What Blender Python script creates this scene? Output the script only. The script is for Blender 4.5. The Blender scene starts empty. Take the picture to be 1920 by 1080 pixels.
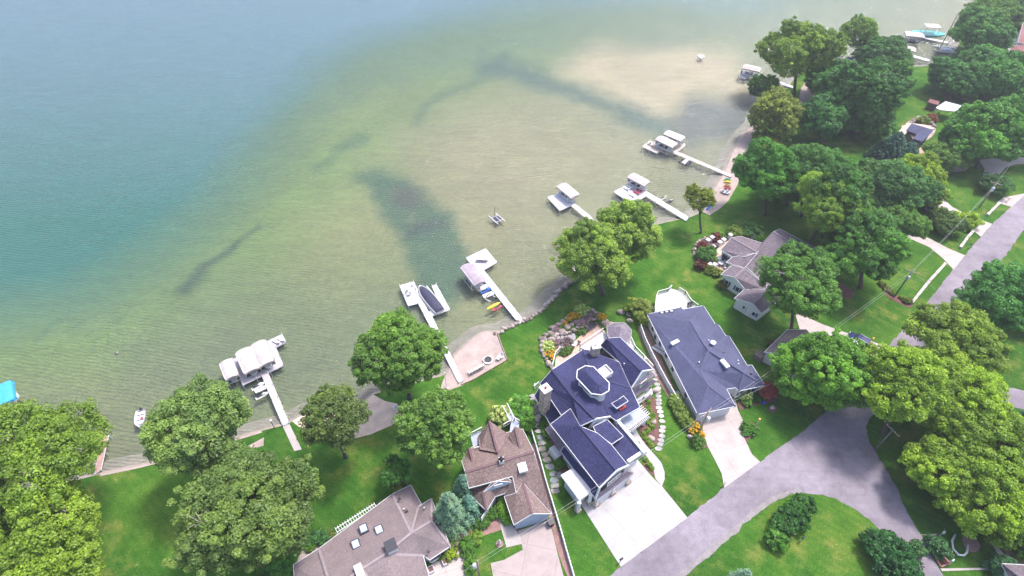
import bpy, math, random
import numpy as np
from mathutils import Vector
R = math.radians
random.seed(7)
SC = bpy.context.scene
COL = SC.collection
H, PITCH, F = 88.0, R(46), 1100.0
SP, CP = math.sin(PITCH), math.cos(PITCH)

def P(px, py, z=0.0):
    """point of the photograph -> place in the world at height z"""
    x = (px-960)/F; y = (540-py)/F
    d = (x, y*SP+CP, y*CP-SP)
    t = (z-H)/d[2]
    return Vector((d[0]*t, d[1]*t, z))
def Pl(pts, z=0.0):
    return [P(p[0], p[1], z) for p in pts]
def zoom(ox, oy, s, pts):
    return [(ox+p[0]*s, oy+p[1]*s)+tuple(p[2:]) for p in pts]
def px_size(v):            # metres that one photo pixel covers at v
    return ((v.y*CP)+(H-v.z)*SP)/F

# ---------------------------------------------------------------- materials
def newmat(name):
    m = bpy.data.materials.new(name); m.use_nodes = True
    nt = m.node_tree; b = nt.nodes['Principled BSDF']
    return m, nt, b
def N(nt, t, **kw):
    n = nt.nodes.new(t)
    for k, v in kw.items():
        if k in n.inputs: n.inputs[k].default_value = v
        else: setattr(n, k, v)
    return n
def noise(nt, scale, detail=4, rough=.55, vec=None, dist=0.0):
    n = N(nt, 'ShaderNodeTexNoise'); n.inputs['Scale'].default_value = scale
    n.inputs['Detail'].default_value = detail; n.inputs['Roughness'].default_value = rough
    n.inputs['Distortion'].default_value = dist
    if vec is not None: nt.links.new(vec, n.inputs['Vector'])
    return n
def geo(nt):
    return N(nt, 'ShaderNodeNewGeometry').outputs['Position']
def ramp(nt, fac, stops):
    r = N(nt, 'ShaderNodeValToRGB'); nt.links.new(fac, r.inputs['Fac'])
    e = r.color_ramp.elements
    while len(e) < len(stops): e.new(.5)
    for i, (p, c) in enumerate(stops):
        e[i].position = p; e[i].color = (c[0], c[1], c[2], 1)
    return r
def mixc(nt, fac, a, b, mode='MIX'):
    m = N(nt, 'ShaderNodeMix'); m.data_type = 'RGBA'; m.blend_type = mode
    for sock, val in ((m.inputs[0], fac), (m.inputs[6], a), (m.inputs[7], b)):
        if isinstance(val, (int, float)): sock.default_value = val
        elif isinstance(val, tuple): sock.default_value = (val[0], val[1], val[2], 1)
        else: nt.links.new(val, sock)
    return m.outputs[2]
def bump(nt, b, h, strength=.4, dist=.05):
    n = N(nt, 'ShaderNodeBump'); n.inputs['Strength'].default_value = strength
    n.inputs['Distance'].default_value = dist
    nt.links.new(h, n.inputs['Height']); nt.links.new(n.outputs[0], b.inputs['Normal'])
def setc(nt, b, c):
    nt.links.new(c, b.inputs['Base Color'])
MATS = {}
def simple(name, c, rough=.6, var=.12, scale=1.5, metal=0.0, fine=0.0, obj=False):
    """plain surface with soft uneven tone"""
    if name in MATS: return MATS[name]
    m, nt, b = newmat(name)
    n = noise(nt, scale, 5, .6, geo(nt))
    lo = tuple(x*(1-var) for x in c); hi = tuple(min(1, x*(1+var)) for x in c)
    col = ramp(nt, n.outputs[0], [(.3, lo), (.7, hi)]).outputs[0]
    if fine:
        n2 = noise(nt, scale*9, 2, .5, geo(nt))
        k = ramp(nt, n2.outputs[0], [(.35, (1-fine,)*3), (.65, (1+fine,)*3)]).outputs[0]
        col = mixc(nt, 1.0, col, k, 'MULTIPLY')
    setc(nt, b, col); b.inputs['Roughness'].default_value = rough; b.inputs['Metallic'].default_value = metal
    MATS[name] = m; return m

def mat_shingle(name, c, var=.40):
    m, nt, b = newmat(name); g = geo(nt)
    n1 = noise(nt, .35, 4, .6, g); n2 = noise(nt, 3.8, 4, .75, g)
    base = ramp(nt, n1.outputs[0], [(.3, tuple(x*.86 for x in c)), (.7, tuple(x*1.12 for x in c))]).outputs[0]
    k = ramp(nt, n2.outputs[0], [(.33, (1-var,)*3), (.5, (1,)*3), (.67, (1+var*1.5,)*3)]).outputs[0]
    col = mixc(nt, 1.0, base, k, 'MULTIPLY')
    w = N(nt, 'ShaderNodeTexWave'); w.bands_direction = 'Z'; w.inputs['Scale'].default_value = 2.6
    w.inputs['Distortion'].default_value = .4; nt.links.new(g, w.inputs['Vector'])
    k2 = ramp(nt, w.outputs[1], [(.0, (.90,)*3), (.35, (1.02,)*3)]).outputs[0]
    col = mixc(nt, 1.0, col, k2, 'MULTIPLY')
    setc(nt, b, col); b.inputs['Roughness'].default_value = .95
    bump(nt, b, n2.outputs[0], .5, .04); b.inputs['Specular IOR Level'].default_value = .15
    return m
def mat_siding(name, c):
    m, nt, b = newmat(name); g = geo(nt)
    n1 = noise(nt, .8, 4, .6, g)
    base = ramp(nt, n1.outputs[0], [(.3, tuple(x*.93 for x in c)), (.7, tuple(min(1, x*1.05) for x in c))]).outputs[0]
    w = N(nt, 'ShaderNodeTexWave'); w.bands_direction = 'Z'; w.inputs['Scale'].default_value = 1.6
    nt.links.new(g, w.inputs['Vector'])
    k = ramp(nt, w.outputs[1], [(.0, (.8,)*3), (.25, (1,)*3)]).outputs[0]
    setc(nt, b, mixc(nt, 1.0, base, k, 'MULTIPLY')); b.inputs['Roughness'].default_value = .6
    return m
def mat_grass():
    m, nt, b = newmat('lawn_grass'); g = geo(nt)
    big = noise(nt, .045, 4, .6, g); mid = noise(nt, .33, 5, .65, g); fine = noise(nt, 4.0, 4, .7, g)
    a = ramp(nt, big.outputs[0], [(.30, (.026, .088, .013)), (.52, (.048, .140, .016)), (.74, (.098, .190, .024))]).outputs[0]
    dry = ramp(nt, mid.outputs[0], [(.46, (0, 0, 0)), (.70, (1, 1, 1))]).outputs[0]
    big2 = noise(nt, .07, 3, .5, g, .6)
    sel = ramp(nt, big2.outputs[0], [(.44, (.12, .12, .12)), (.60, (.9, .9, .9))]).outputs[0]
    dry = mixc(nt, 1.0, dry, sel, 'MULTIPLY')
    a = mixc(nt, dry, a, (.16, .165, .04))
    mp = N(nt, 'ShaderNodeMapping'); mp.inputs['Rotation'].default_value = (0, 0, R(-52)); nt.links.new(g, mp.inputs[0])
    w = N(nt, 'ShaderNodeTexWave'); w.inputs['Scale'].default_value = .28; w.inputs['Distortion'].default_value = 1.2
    w.inputs['Detail Scale'].default_value = .4; nt.links.new(mp.outputs[0], w.inputs['Vector'])
    k = ramp(nt, w.outputs[1], [(.2, (.96,)*3), (.8, (1.04,)*3)]).outputs[0]
    a = mixc(nt, 1.0, a, k, 'MULTIPLY')
    k2 = ramp(nt, fine.outputs[0], [(.3, (.62,)*3), (.7, (1.38,)*3)]).outputs[0]
    a = mixc(nt, 1.0, a, k2, 'MULTIPLY')
    k3 = ramp(nt, mid.outputs[0], [(.3, (.74,)*3), (.7, (1.2,)*3)]).outputs[0]
    a = mixc(nt, 1.0, a, k3, 'MULTIPLY')
    spk = noise(nt, 2.3, 1, .4, g); sp = ramp(nt, spk.outputs[0], [(.76, (0, 0, 0)), (.80, (.6, .6, .6))]).outputs[0]
    a = mixc(nt, sp, a, (.45, .5, .22))
    setc(nt, b, a); b.inputs['Roughness'].default_value = 1; b.inputs['Specular IOR Level'].default_value = .1
    bump(nt, b, fine.outputs[0], .8, .12)
    return m
def mat_road():
    m, nt, b = newmat('asphalt_road'); g = geo(nt)
    n1 = noise(nt, .12, 5, .6, g); n2 = noise(nt, 6, 3, .6, g)
    a = ramp(nt, n1.outputs[0], [(.28, (.165, .142, .172)), (.5, (.228, .198, .236)), (.72, (.295, .258, .306))]).outputs[0]
    mp = N(nt, 'ShaderNodeMapping'); mp.inputs['Rotation'].default_value = (0, 0, R(-44)); mp.inputs['Scale'].default_value = (.05, .9, 1)
    nt.links.new(g, mp.inputs[0]); n3 = noise(nt, 1.0, 4, .6, mp.outputs[0])
    k = ramp(nt, n3.outputs[0], [(.3, (.92,)*3), (.7, (1.07,)*3)]).outputs[0]
    a = mixc(nt, 1.0, a, k, 'MULTIPLY')
    k = ramp(nt, n2.outputs[0], [(.3, (.86,)*3), (.7, (1.14,)*3)]).outputs[0]
    a = mixc(nt, 1.0, a, k, 'MULTIPLY')
    n4 = noise(nt, .55, 6, .72, g, 1.0); k = ramp(nt, n4.outputs[0], [(.32, (.80, .79, .80)), (.5, (1,)*3), (.68, (1.12,)*3)]).outputs[0]
    a = mixc(nt, 1.0, a, k, 'MULTIPLY')
    v = N(nt, 'ShaderNodeTexVoronoi'); v.feature = 'DISTANCE_TO_EDGE'; v.inputs['Scale'].default_value = .05; nt.links.new(g, v.inputs['Vector'])
    cr = ramp(nt, v.outputs[0], [(.0, (.35, .35, .35)), (.004, (0, 0, 0))]).outputs[0]
    a = mixc(nt, cr, a, (.16, .14, .16))
    setc(nt, b, a); b.inputs['Roughness'].default_value = .9; bump(nt, b, n2.outputs[0], .3, .03)
    return m
def mat_concrete(name, c, joint=True, rot=0, sc=.33):
    m, nt, b = newmat(name); g = geo(nt)
    n1 = noise(nt, .35, 6, .65, g); n2 = noise(nt, 8, 2, .6, g)
    a = ramp(nt, n1.outputs[0], [(.28, tuple(x*.80 for x in c)), (.5, c), (.72, tuple(min(1, x*1.08) for x in c))]).outputs[0]
    k = ramp(nt, n2.outputs[0], [(.3, (.92,)*3), (.7, (1.06,)*3)]).outputs[0]
    a = mixc(nt, 1.0, a, k, 'MULTIPLY')
    if joint:
        mp = N(nt, 'ShaderNodeMapping'); mp.inputs['Rotation'].default_value = (0, 0, rot); nt.links.new(g, mp.inputs[0])
        br = N(nt, 'ShaderNodeTexBrick'); br.offset = 0; br.inputs['Scale'].default_value = sc
        br.inputs['Mortar Size'].default_value = .011; br.inputs['Color1'].default_value = (1, 1, 1, 1)
        br.inputs['Color2'].default_value = (.96, .96, .96, 1); br.inputs['Mortar'].default_value = (.74, .72, .72, 1)
        br.inputs['Brick Width'].default_value = 1.3; br.inputs['Row Height'].default_value = 1.3
        nt.links.new(mp.outputs[0], br.inputs['Vector'])
        a = mixc(nt, 1.0, a, br.outputs[0], 'MULTIPLY')
    setc(nt, b, a); b.inputs['Roughness'].default_value = .85
    return m
def mat_speckle(name, stops, scale, big=.5, bmp=.5):
    m, nt, b = newmat(name); g = geo(nt)
    n1 = noise(nt, scale, 4, .7, g); n2 = noise(nt, big, 3, .6, g)
    a = ramp(nt, n1.outputs[0], stops).outputs[0]
    k = ramp(nt, n2.outputs[0], [(.3, (.82,)*3), (.7, (1.15,)*3)]).outputs[0]
    setc(nt, b, mixc(nt, 1.0, a, k, 'MULTIPLY')); b.inputs['Roughness'].default_value = .95
    bump(nt, b, n1.outputs[0], bmp, .06); return m
def mat_stone(name, c1, c2, scale=1.4):
    m, nt, b = newmat(name); g = geo(nt)
    v = N(nt, 'ShaderNodeTexVoronoi'); v.inputs['Scale'].default_value = scale; nt.links.new(g, v.inputs['Vector'])
    sx = N(nt, 'ShaderNodeSeparateColor'); nt.links.new(v.outputs['Color'], sx.inputs[0])
    a = ramp(nt, sx.outputs[0], [(.1, c1), (.9, c2)]).outputs[0]
    n = noise(nt, 7, 4, .65, g); k = ramp(nt, n.outputs[0], [(.3, (.75,)*3), (.7, (1.2,)*3)]).outputs[0]
    setc(nt, b, mixc(nt, 1.0, a, k, 'MULTIPLY')); b.inputs['Roughness'].default_value = .9
    bump(nt, b, n.outputs[0], .6, .05); return m
def mat_planks(name, c, rot, sc=1.0):
    m, nt, b = newmat(name); g = geo(nt)
    mp = N(nt, 'ShaderNodeMapping'); mp.inputs['Rotation'].default_value = (0, 0, rot); nt.links.new(g, mp.inputs[0])
    w = N(nt, 'ShaderNodeTexWave'); w.inputs['Scale'].default_value = sc; nt.links.new(mp.outputs[0], w.inputs['Vector'])
    k = ramp(nt, w.outputs[1], [(.0, (.66,)*3), (.16, (1,)*3)]).outputs[0]
    n = noise(nt, .9, 5, .65, g); a = ramp(nt, n.outputs[0], [(.3, tuple(x*.85 for x in c)), (.7, tuple(min(1, x*1.06) for x in c))]).outputs[0]
    setc(nt, b, mixc(nt, 1.0, a, k, 'MULTIPLY')); b.inputs['Roughness'].default_value = .7; return m
def mat_leaf(name, transl=.32):
    m = bpy.data.materials.new(name); m.use_nodes = True; nt = m.node_tree; nt.nodes.clear()
    out = N(nt, 'ShaderNodeOutputMaterial'); oi = N(nt, 'ShaderNodeObjectInfo')
    at = N(nt, 'ShaderNodeAttribute'); at.attribute_name = 'tone'
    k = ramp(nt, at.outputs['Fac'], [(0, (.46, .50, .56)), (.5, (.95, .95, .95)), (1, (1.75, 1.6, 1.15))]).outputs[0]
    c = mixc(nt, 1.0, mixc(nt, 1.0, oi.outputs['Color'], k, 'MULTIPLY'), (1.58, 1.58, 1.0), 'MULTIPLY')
    d = N(nt, 'ShaderNodeBsdfDiffuse'); t = N(nt, 'ShaderNodeBsdfTranslucent')
    nt.links.new(c, d.inputs[0])
    c2 = mixc(nt, 1.0, c, (1.15, 1.25, .6), 'MULTIPLY'); nt.links.new(c2, t.inputs[0])
    mx = N(nt, 'ShaderNodeMixShader'); mx.inputs[0].default_value = transl
    nt.links.new(d.outputs[0], mx.inputs[1]); nt.links.new(t.outputs[0], mx.inputs[2])
    gl = N(nt, 'ShaderNodeBsdfGlossy'); gl.inputs['Roughness'].default_value = .45; gl.inputs[0].default_value = (.9, .95, 1, 1)
    m2 = N(nt, 'ShaderNodeMixShader'); m2.inputs[0].default_value = .02
    nt.links.new(mx.outputs[0], m2.inputs[1]); nt.links.new(gl.outputs[0], m2.inputs[2])
    nt.links.new(m2.outputs[0], out.inputs[0]); return m

# ---------------------------------------------------------------- mesh builder
class MB:
    def __init__(s): s.v = []; s.f = []; s.sm = []
    def add(s, vs, fs, smooth=False):
        o = len(s.v); s.v += [tuple(x) for x in vs]; s.f += [tuple(i+o for i in f) for f in fs]; s.sm += [smooth]*len(fs)
        return s
    def poly(s, pts): return s.add(pts, [tuple(range(len(pts)))])
    def box(s, c, size, rz=0, taper=1.0):
        hx, hy, hz = size[0]/2, size[1]/2, size[2]/2; ca, sa = math.cos(rz), math.sin(rz); vs = []
        for z, k in ((-hz, 1), (hz, taper)):
            for x, y in ((-hx, -hy), (hx, -hy), (hx, hy), (-hx, hy)):
                x *= k; y *= k; vs.append((c[0]+x*ca-y*sa, c[1]+x*sa+y*ca, c[2]+z))
        return s.add(vs, [(3, 2, 1, 0), (4, 5, 6, 7), (0, 1, 5, 4), (1, 2, 6, 5), (2, 3, 7, 6), (3, 0, 4, 7)])
    def bar(s, a, b, w, h=None, up=(0, 0, 1)):
        a = Vector(a); b = Vector(b); h = h or w; d = b-a
        if d.length < 1e-5: return s
        d.normalize(); u = Vector(up)
        if abs(d.dot(u)) > .98: u = Vector((1, 0, 0))
        sd = d.cross(u).normalized(); u2 = sd.cross(d).normalized(); vs = []
        for p in (a, b):
            for i, j in ((-1, -1), (1, -1), (1, 1), (-1, 1)): vs.append(p+sd*(i*w/2)+u2*(j*h/2))
        return s.add(vs, [(0, 1, 2, 3), (7, 6, 5, 4), (4, 5, 1, 0), (5, 6, 2, 1), (6, 7, 3, 2), (7, 4, 0, 3)])
    def prism(s, pts, z0, z1):
        n = len(pts); a = sum(pts[i][0]*pts[(i+1) % n][1]-pts[(i+1) % n][0]*pts[i][1] for i in range(n))
        p = list(pts) if a > 0 else list(pts)[::-1]
        vs = [(q[0], q[1], z0) for q in p]+[(q[0], q[1], z1) for q in p]
        fs = [tuple(range(n))[::-1], tuple(range(n, 2*n))]+[(i, (i+1) % n, n+(i+1) % n, n+i) for i in range(n)]
        return s.add(vs, fs)
    def tube(s, pts, rad, n=8):
        pts = [Vector(p) for p in pts]; o = len(s.v); m = len(pts)
        if not hasattr(rad, '__len__'): rad = [rad]*m
        for i, p in enumerate(pts):
            d = (pts[min(i+1, m-1)]-pts[max(i-1, 0)]).normalized()
            u = Vector((0, 0, 1)) if abs(d.z) < .9 else Vector((1, 0, 0))
            a = d.cross(u).normalized(); b = d.cross(a)
            for k in range(n):
                t = 2*math.pi*k/n; s.v.append(tuple(p+(a*math.cos(t)+b*math.sin(t))*rad[i]))
        for i in range(m-1):
            for k in range(n):
                s.f.append((o+i*n+k, o+i*n+(k+1) % n, o+(i+1)*n+(k+1) % n, o+(i+1)*n+k)); s.sm.append(True)
        s.f.append(tuple(o+k for k in range(n))[::-1]); s.f.append(tuple(o+(m-1)*n+k for k in range(n))); s.sm += [False, False]
        return s
    def lathe(s, c, prof, n=14):
        return s.tube([(c[0], c[1], c[2]+z) for r, z in prof], [r for r, z in prof], n)
    def blob(s, c, r, seed=0, lev=6, rough=.22, flat=.0):
        rn = random.Random(seed); vs = []; fs = []; nu = lev*2
        k = [(rn.uniform(-1, 1), rn.uniform(-1, 1), rn.uniform(-1, 1), rn.uniform(1.5, 3.5), rn.uniform(0, 6)) for _ in range(4)]
        for i in range(lev+1):
            th = math.pi*i/lev
            for j in range(nu):
                ph = 2*math.pi*j/nu; d = (math.sin(th)*math.cos(ph), math.sin(th)*math.sin(ph), math.cos(th))
                q = 1+rough*sum(math.sin(w*(a*d[0]+b*d[1]+cc*d[2])+o) for a, b, cc, w, o in k)/2
                vs.append((c[0]+r[0]*d[0]*q, c[1]+r[1]*d[1]*q, c[2]+max(-flat if flat else -9, d[2])*r[2]*q))
        for i in range(lev):
            for j in range(nu):
                fs.append((i*nu+j, (i+1)*nu+j, (i+1)*nu+(j+1) % nu, i*nu+(j+1) % nu))
        return s.add(vs, fs, True)

def mkobj(name, mb, mats, loc=None, parent=None, world=False):
    """link one mesh object; if world, its vertices are world points and are moved to the root's frame"""
    if not isinstance(mats, (list, tuple)): mats = [mats]
    o = bpy.data.objects.new(name, None)
    me = bpy.data.meshes.new(name)
    vs = mb.v
    off = Vector((0, 0, 0))
    if world and parent is not None:
        q = parent
        while q is not None: off += Vector(q.location); q = q.parent
    if loc is not None and world: off += Vector(loc)
    if off.length: vs = [(a-off.x, b-off.y, c-off.z) for a, b, c in vs]
    me.from_pydata(vs, [], mb.f); me.update()
    for m in mats: me.materials.append(m)
    if any(mb.sm): me.polygons.foreach_set('use_smooth', mb.sm)
    bpy.data.objects.remove(o)
    o = bpy.data.objects.new(name, me); COL.objects.link(o)
    if loc is not None: o.location = loc
    if parent is not None: o.parent = parent
    return o
def tag(o, label, cat, group=None):
    o['label'] = label; o['category'] = cat
    if group: o['group'] = group
    return o
def thing(name, label, cat, loc, rz=0, group=None):
    o = bpy.data.objects.new(name, None); o.empty_display_size = .3; COL.objects.link(o)
    o.location = loc; o.rotation_euler = (0, 0, rz); return tag(o, label, cat, group)
def struct(name, mb, m, kind='structure'):
    o = mkobj(name, mb, m); o['kind'] = kind; return o
def dup(root, loc=None, rz=None, label=None, scale=None):
    def cp(o, par):
        c = o.copy(); COL.objects.link(c)
        if par is not None: c.parent = par
        for ch in o.children: cp(ch, c)
        return c
    r = cp(root, None)
    if loc is not None: r.location = loc
    if rz is not None: r.rotation_euler = (0, 0, rz)
    if scale: r.scale = (scale,)*3
    if label: r['label'] = label
    return r
def smooth(pts, k=4, closed=True):
    out = []; n = len(pts)
    for i in range(n if closed else n-1):
        g = lambda j: pts[j % n] if closed else pts[max(0, min(n-1, j))]
        p0, p1, p2, p3 = g(i-1), g(i), g(i+1), g(i+2)
        for s in range(k):
            t = s/k
            out.append(tuple(.5*((2*p1[a])+(-p0[a]+p2[a])*t+(2*p0[a]-5*p1[a]+4*p2[a]-p3[a])*t*t+(-p0[a]+3*p1[a]-3*p2[a]+p3[a])*t**3) for a in range(2)))
    if not closed: out.append(tuple(pts[-1][:2]))
    return out
ORD = 'first second third fourth fifth sixth seventh eighth ninth tenth eleventh twelfth thirteenth fourteenth fifteenth sixteenth seventeenth eighteenth nineteenth twentieth twenty-first twenty-second twenty-third twenty-fourth twenty-fifth'.split()
HAZE = .00040
WL = -.35     # water level
# ================================================================ the setting
M_grass = mat_grass(); M_road = mat_road()
M_drive_new = mat_concrete('new_concrete', (.44, .42, .43), True, R(-38), .30)
M_drive_mid = mat_concrete('pink_concrete', (.46, .40, .39), True, R(-18), .30)
M_drive_old = mat_concrete('old_concrete', (.38, .315, .31), True, R(12), .28)
M_walk = mat_concrete('walk_concrete', (.44, .39, .385), True, R(20), .8)
M_sand = mat_speckle('beach_sand', [(.3, (.33, .26, .24)), (.7, (.46, .37, .345))], 5, .5)
M_wet = mat_speckle('wet_sand', [(.3, (.20, .155, .15)), (.7, (.34, .27, .26))], 3, .6)
M_mulch = mat_speckle('mulch', [(.3, (.085, .035, .035)), (.7, (.22, .11, .10))], 6, .8)
M_redmulch = mat_speckle('red_gravel', [(.3, (.20, .11, .10)), (.7, (.36, .22, .20))], 5, .8)
M_boulder = mat_stone('boulder_stone', (.20, .155, .145), (.48, .40, .37), 1.2)
M_flag = mat_stone('flagstone', (.33, .31, .33), (.62, .56, .52), .35)
M_flag2 = mat_stone('dark_flagstone', (.20, .22, .24), (.40, .35, .30), .35)
M_wallstone = mat_stone('limestone_block', (.42, .38, .36), (.68, .62, .58), 1.6)

# land edge along the lake, left to right (photo points of the lawn / seawall line)
SHORE = [(-900, 1180), (-400, 1050), (-150, 985), (0, 940), (100, 912), (188, 889), (260, 874), (330, 856), (410, 832), (490, 808), (533, 797), (548, 790), (580, 772), (628, 762),
 (668, 765), (700, 740), (765, 722), (800, 712), (838, 700), (852, 668), (880, 641), (905, 624), (929, 623), (952, 613), (972, 603), (990, 597), (1003, 590), (1020, 576), (1040, 553), (1062, 533),
 (1085, 516), (1120, 492), (1150, 455), (1190, 434), (1232, 421), (1276, 411), (1292, 408), (1316, 396), (1330, 378), (1336, 362), (1350, 338), (1364, 312), (1374, 287), (1386, 266), (1402, 244), (1418, 228),
 (1424, 205), (1436, 190), (1470, 172), (1500, 140), (1560, 122), (1640, 124), (1696, 124), (1734, 124), (1760, 118), (1780, 106), (1793, 92), (1800, 76), (1808, 50), (1840, 22), (1880, 0), (1960, -45), (2100, -120), (2400, -230)]
FARLAND = [P(2400, -230).xy, (1500, 900), (1500, -300), (-400, -300)]
shore_w = [P(*p) for p in SHORE]
shw = smooth([(v.x, v.y) for v in shore_w], 3, closed=False)
land = shw+[(1500, shw[-1][1]+300), (1500, -300), (-700, -300), (-700, shw[0][1])]
mb = MB(); mb.poly([(x, y, 0) for x, y in land]); struct('ground', mb, M_grass)
# sloping margin that runs from the land edge down under the water
M_shelf = mat_speckle('shallow_sand', [(.3, (.27, .22, .19)), (.7, (.36, .30, .26))], 3, .6)
mb = MB(); n = len(shw); o1 = []; o2 = []; o3 = []
for i in range(n):
    a = Vector(shw[max(0, i-1)]); b = Vector(shw[min(n-1, i+1)]); d = (b-a).normalized(); nn = Vector((-d.y, d.x))
    p = Vector(shw[i]); o1.append((p.x-nn.x*.02, p.y-nn.y*.02, -.006)); q = p+nn*.5; o2.append((q.x, q.y, -.30)); q = p+nn*3.2; o3.append((q.x, q.y, -1.15))
mb.add(o1+o2+o3, [(i, i+1, n+i+1, n+i) for i in range(n-1)]+[(n+i, n+i+1, 2*n+i+1, 2*n+i) for i in range(n-1)])
struct('shore', mb, M_shelf)

def sheet(name, pts, z, m, sm=0, px=True):
    p = [tuple(P(*q).xy) for q in pts] if px else pts
    if sm: p = smooth(p, sm)
    mb = MB(); mb.poly([(a, b, z) for a, b in p])
    if mb_area(p) < 0: mb.f = [f[::-1] for f in mb.f]
    return struct(name, mb, m)
def mb_area(p):
    n = len(p); return sum(p[i][0]*p[(i+1) % n][1]-p[(i+1) % n][0]*p[i][1] for i in range(n))
# roads
road_left = [(1040, 1160), (1165, 1062), (1288, 970), (1358, 914), (1425, 865), (1500, 812), (1548, 773), (1600, 715), (1662, 653), (1700, 610), (1729, 579), (1787, 505), (1838, 445), (1859, 421), (1894, 389), (1922, 364), (2030, 285), (2300, 110)]
road_right = [(2360, 150), (2120, 285), (1990, 380), (1922, 428), (1887, 477), (1850, 515), (1810, 561), (1789, 590), (1766, 625), (1742, 665), (1722, 690), (1775, 706), (1839, 716), (1920, 732), (2100, 762),
 (2100, 800), (1920, 769), (1880, 758), (1800, 742), (1720, 745), (1668, 765), (1632, 782), (1624, 800), (1628, 828), (1640, 845), (1675, 902), (1700, 960), (1737, 1022), (1770, 1085), (1830, 1190), (1740, 1190),
 (1705, 1085), (1690, 1060), (1670, 1027), (1652, 997), (1630, 975), (1600, 952), (1565, 934), (1530, 926), (1505, 924), (1482, 926), (1440, 948), (1395, 983), (1340, 1033), (1284, 1079), (1180, 1165)]
def ragged(pts, j, seed):
    rn = random.Random(seed); w_ = [P(*q) for q in pts]; out = []
    for a, b in zip(w_, w_[1:]+w_[:1]):
        L_ = (b-a).length; n_ = max(1, int(L_/.7)) if L_ < 80 else 1
        for i in range(n_): v = a.lerp(b, i/n_); out.append((v.x+rn.uniform(-j, j), v.y+rn.uniform(-j, j)))
    return out
sheet('road', ragged(road_left+road_right, .13, 2), .02, M_road, px=False)
# pale worn gravel shoulder
sheet('gravel_verge', ragged([(1180, 1166), (1284, 1080), (1340, 1034), (1395, 984), (1440, 949), (1482, 927), (1505, 925), (1504, 917), (1478, 919), (1436, 940), (1390, 975), (1334, 1026), (1276, 1075), (1170, 1160)], .2, 5), .032, mat_speckle('verge_gravel', [(.3, (.19, .17, .175)), (.7, (.31, .285, .29))], 4, .8), px=False)
sheet('driveway_broad', [(1092, 950), (1164, 1063), (1289, 971), (1241, 912), (1223, 895), (1175, 838), (1070, 905)], .05, M_drive_new)
sheet('front_walk', [(1241, 912), (1246, 899), (1246, 885), (1240, 868), (1232, 858), (1212, 836), (1197, 815), (1187, 790), (1160, 800), (1172, 822), (1199, 829), (1208, 850), (1220, 868), (1226, 884), (1229, 898)], .065, M_drive_new)
sheet('driveway_curved', [(1300, 770), (1313, 793), (1327, 838), (1340, 862), (1353, 888), (1358, 915), (1392, 890), (1425, 866), (1410, 852), (1399, 829), (1389, 809), (1394, 791), (1384, 770), (1378, 748)], .05, M_drive_mid)
sheet('driveway_narrow', [(1490, 585), (1544, 609), (1586, 624), (1663, 650), (1648, 668), (1600, 672), (1555, 650), (1500, 620)], .05, M_drive_mid)
sheet('driveway_forked', [(1690, 436), (1718, 437), (1746, 449), (1778, 466), (1809, 479), (1788, 506), (1768, 485), (1743, 464), (1711, 450), (1690, 452)], .05, M_drive_mid)
sheet('driveway_wide', [(1735, 350), (1760, 365), (1785, 388), (1813, 403), (1860, 420), (1839, 444), (1820, 429), (1789, 411), (1757, 397), (1735, 385)], .05, M_drive_mid)
sheet('driveway_loop', [(1835, 300), (1863, 297), (1880, 293), (1960, 298), (1960, 309), (1905, 308), (1886, 314), (1873, 328), (1866, 345), (1836, 345), (1846, 318)], .05, M_drive_mid)
sheet('driveway_apron', [(1868, 380), (1882, 370), (1905, 366), (1925, 362), (1897, 388)], .05, M_drive_mid)
sheet('driveway_stained', [(971, 996), (1030, 975), (1034, 990), (1046, 1040), (1062, 1100), (928, 1100), (920, 1056), (945, 1050), (980, 1031), (976, 1008)], .05, M_drive_old)
sheet('driveway_corner', [(796, 1066), (833, 1046), (868, 1027), (873, 1048), (880, 1110), (790, 1110)], .05, M_drive_mid)
sheet('path_to_door', [(928, 945), (943, 941), (953, 968), (960, 985), (975, 1004), (979, 1020), (950, 1027), (942, 1000), (934, 970)], .065, M_walk)
sheet('path_to_dock', [(529, 797), (541, 791), (566, 843), (552, 846)], .05, M_walk)
sheet('side_path', [(1262, 735), (1272, 733), (1312, 795), (1325, 830), (1310, 800), (1290, 775)], .05, M_walk)
sheet('paved_strip', [(1722, 1003), (1756, 1001), (1756, 1004)], .05, M_walk)
sheet('garden_path', [(1763, 1066), (1830, 1065), (1900, 1063), (1930, 1064), (1930, 1070), (1830, 1069), (1766, 1071)], .05, M_walk)
sheet('house_path', [(1852, 1008), (1862, 1012), (1900, 1064), (1885, 1064)], .055, M_walk)
# beaches: each follows the land edge between two of its points, then the given inland points
def beach(name, i0, i1, pts, z, m):
    return sheet(name, shw[3*i0:3*i1+1]+[tuple(P(*q).xy) for q in pts], z, m, px=False)
beach('beach_sand', 18, 22, [(934, 634), (951, 674), (866, 723), (843, 731), (826, 728), (831, 712)], .012, M_sand)
beach('beach_margin', 22, 30, [(1086, 520), (1063, 537), (1042, 557), (1021, 580), (1003, 594), (990, 601), (972, 607), (952, 617), (931, 628)], .006, M_sand)
beach('beach_cove', 11, 15, [(722, 752), (744, 757), (753, 779), (735, 797), (694, 815), (640, 828), (600, 812), (560, 800)], .012, mat_speckle('warm_sand', [(.3, (.58, .44, .36)), (.7, (.72, .56, .46))], 5, .5))  # cove sand colour lifted to make up for the tree shade falling here
sheet('beach_point', [(462, 838), (495, 820), (494, 836), (478, 840)], .02, M_sand)
beach('beach_east', 37, 46, [(1432, 215), (1420, 245), (1404, 275), (1392, 310), (1384, 345), (1377, 357), (1366, 376), (1349, 392), (1330, 404)], .012, M_sand)
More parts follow.
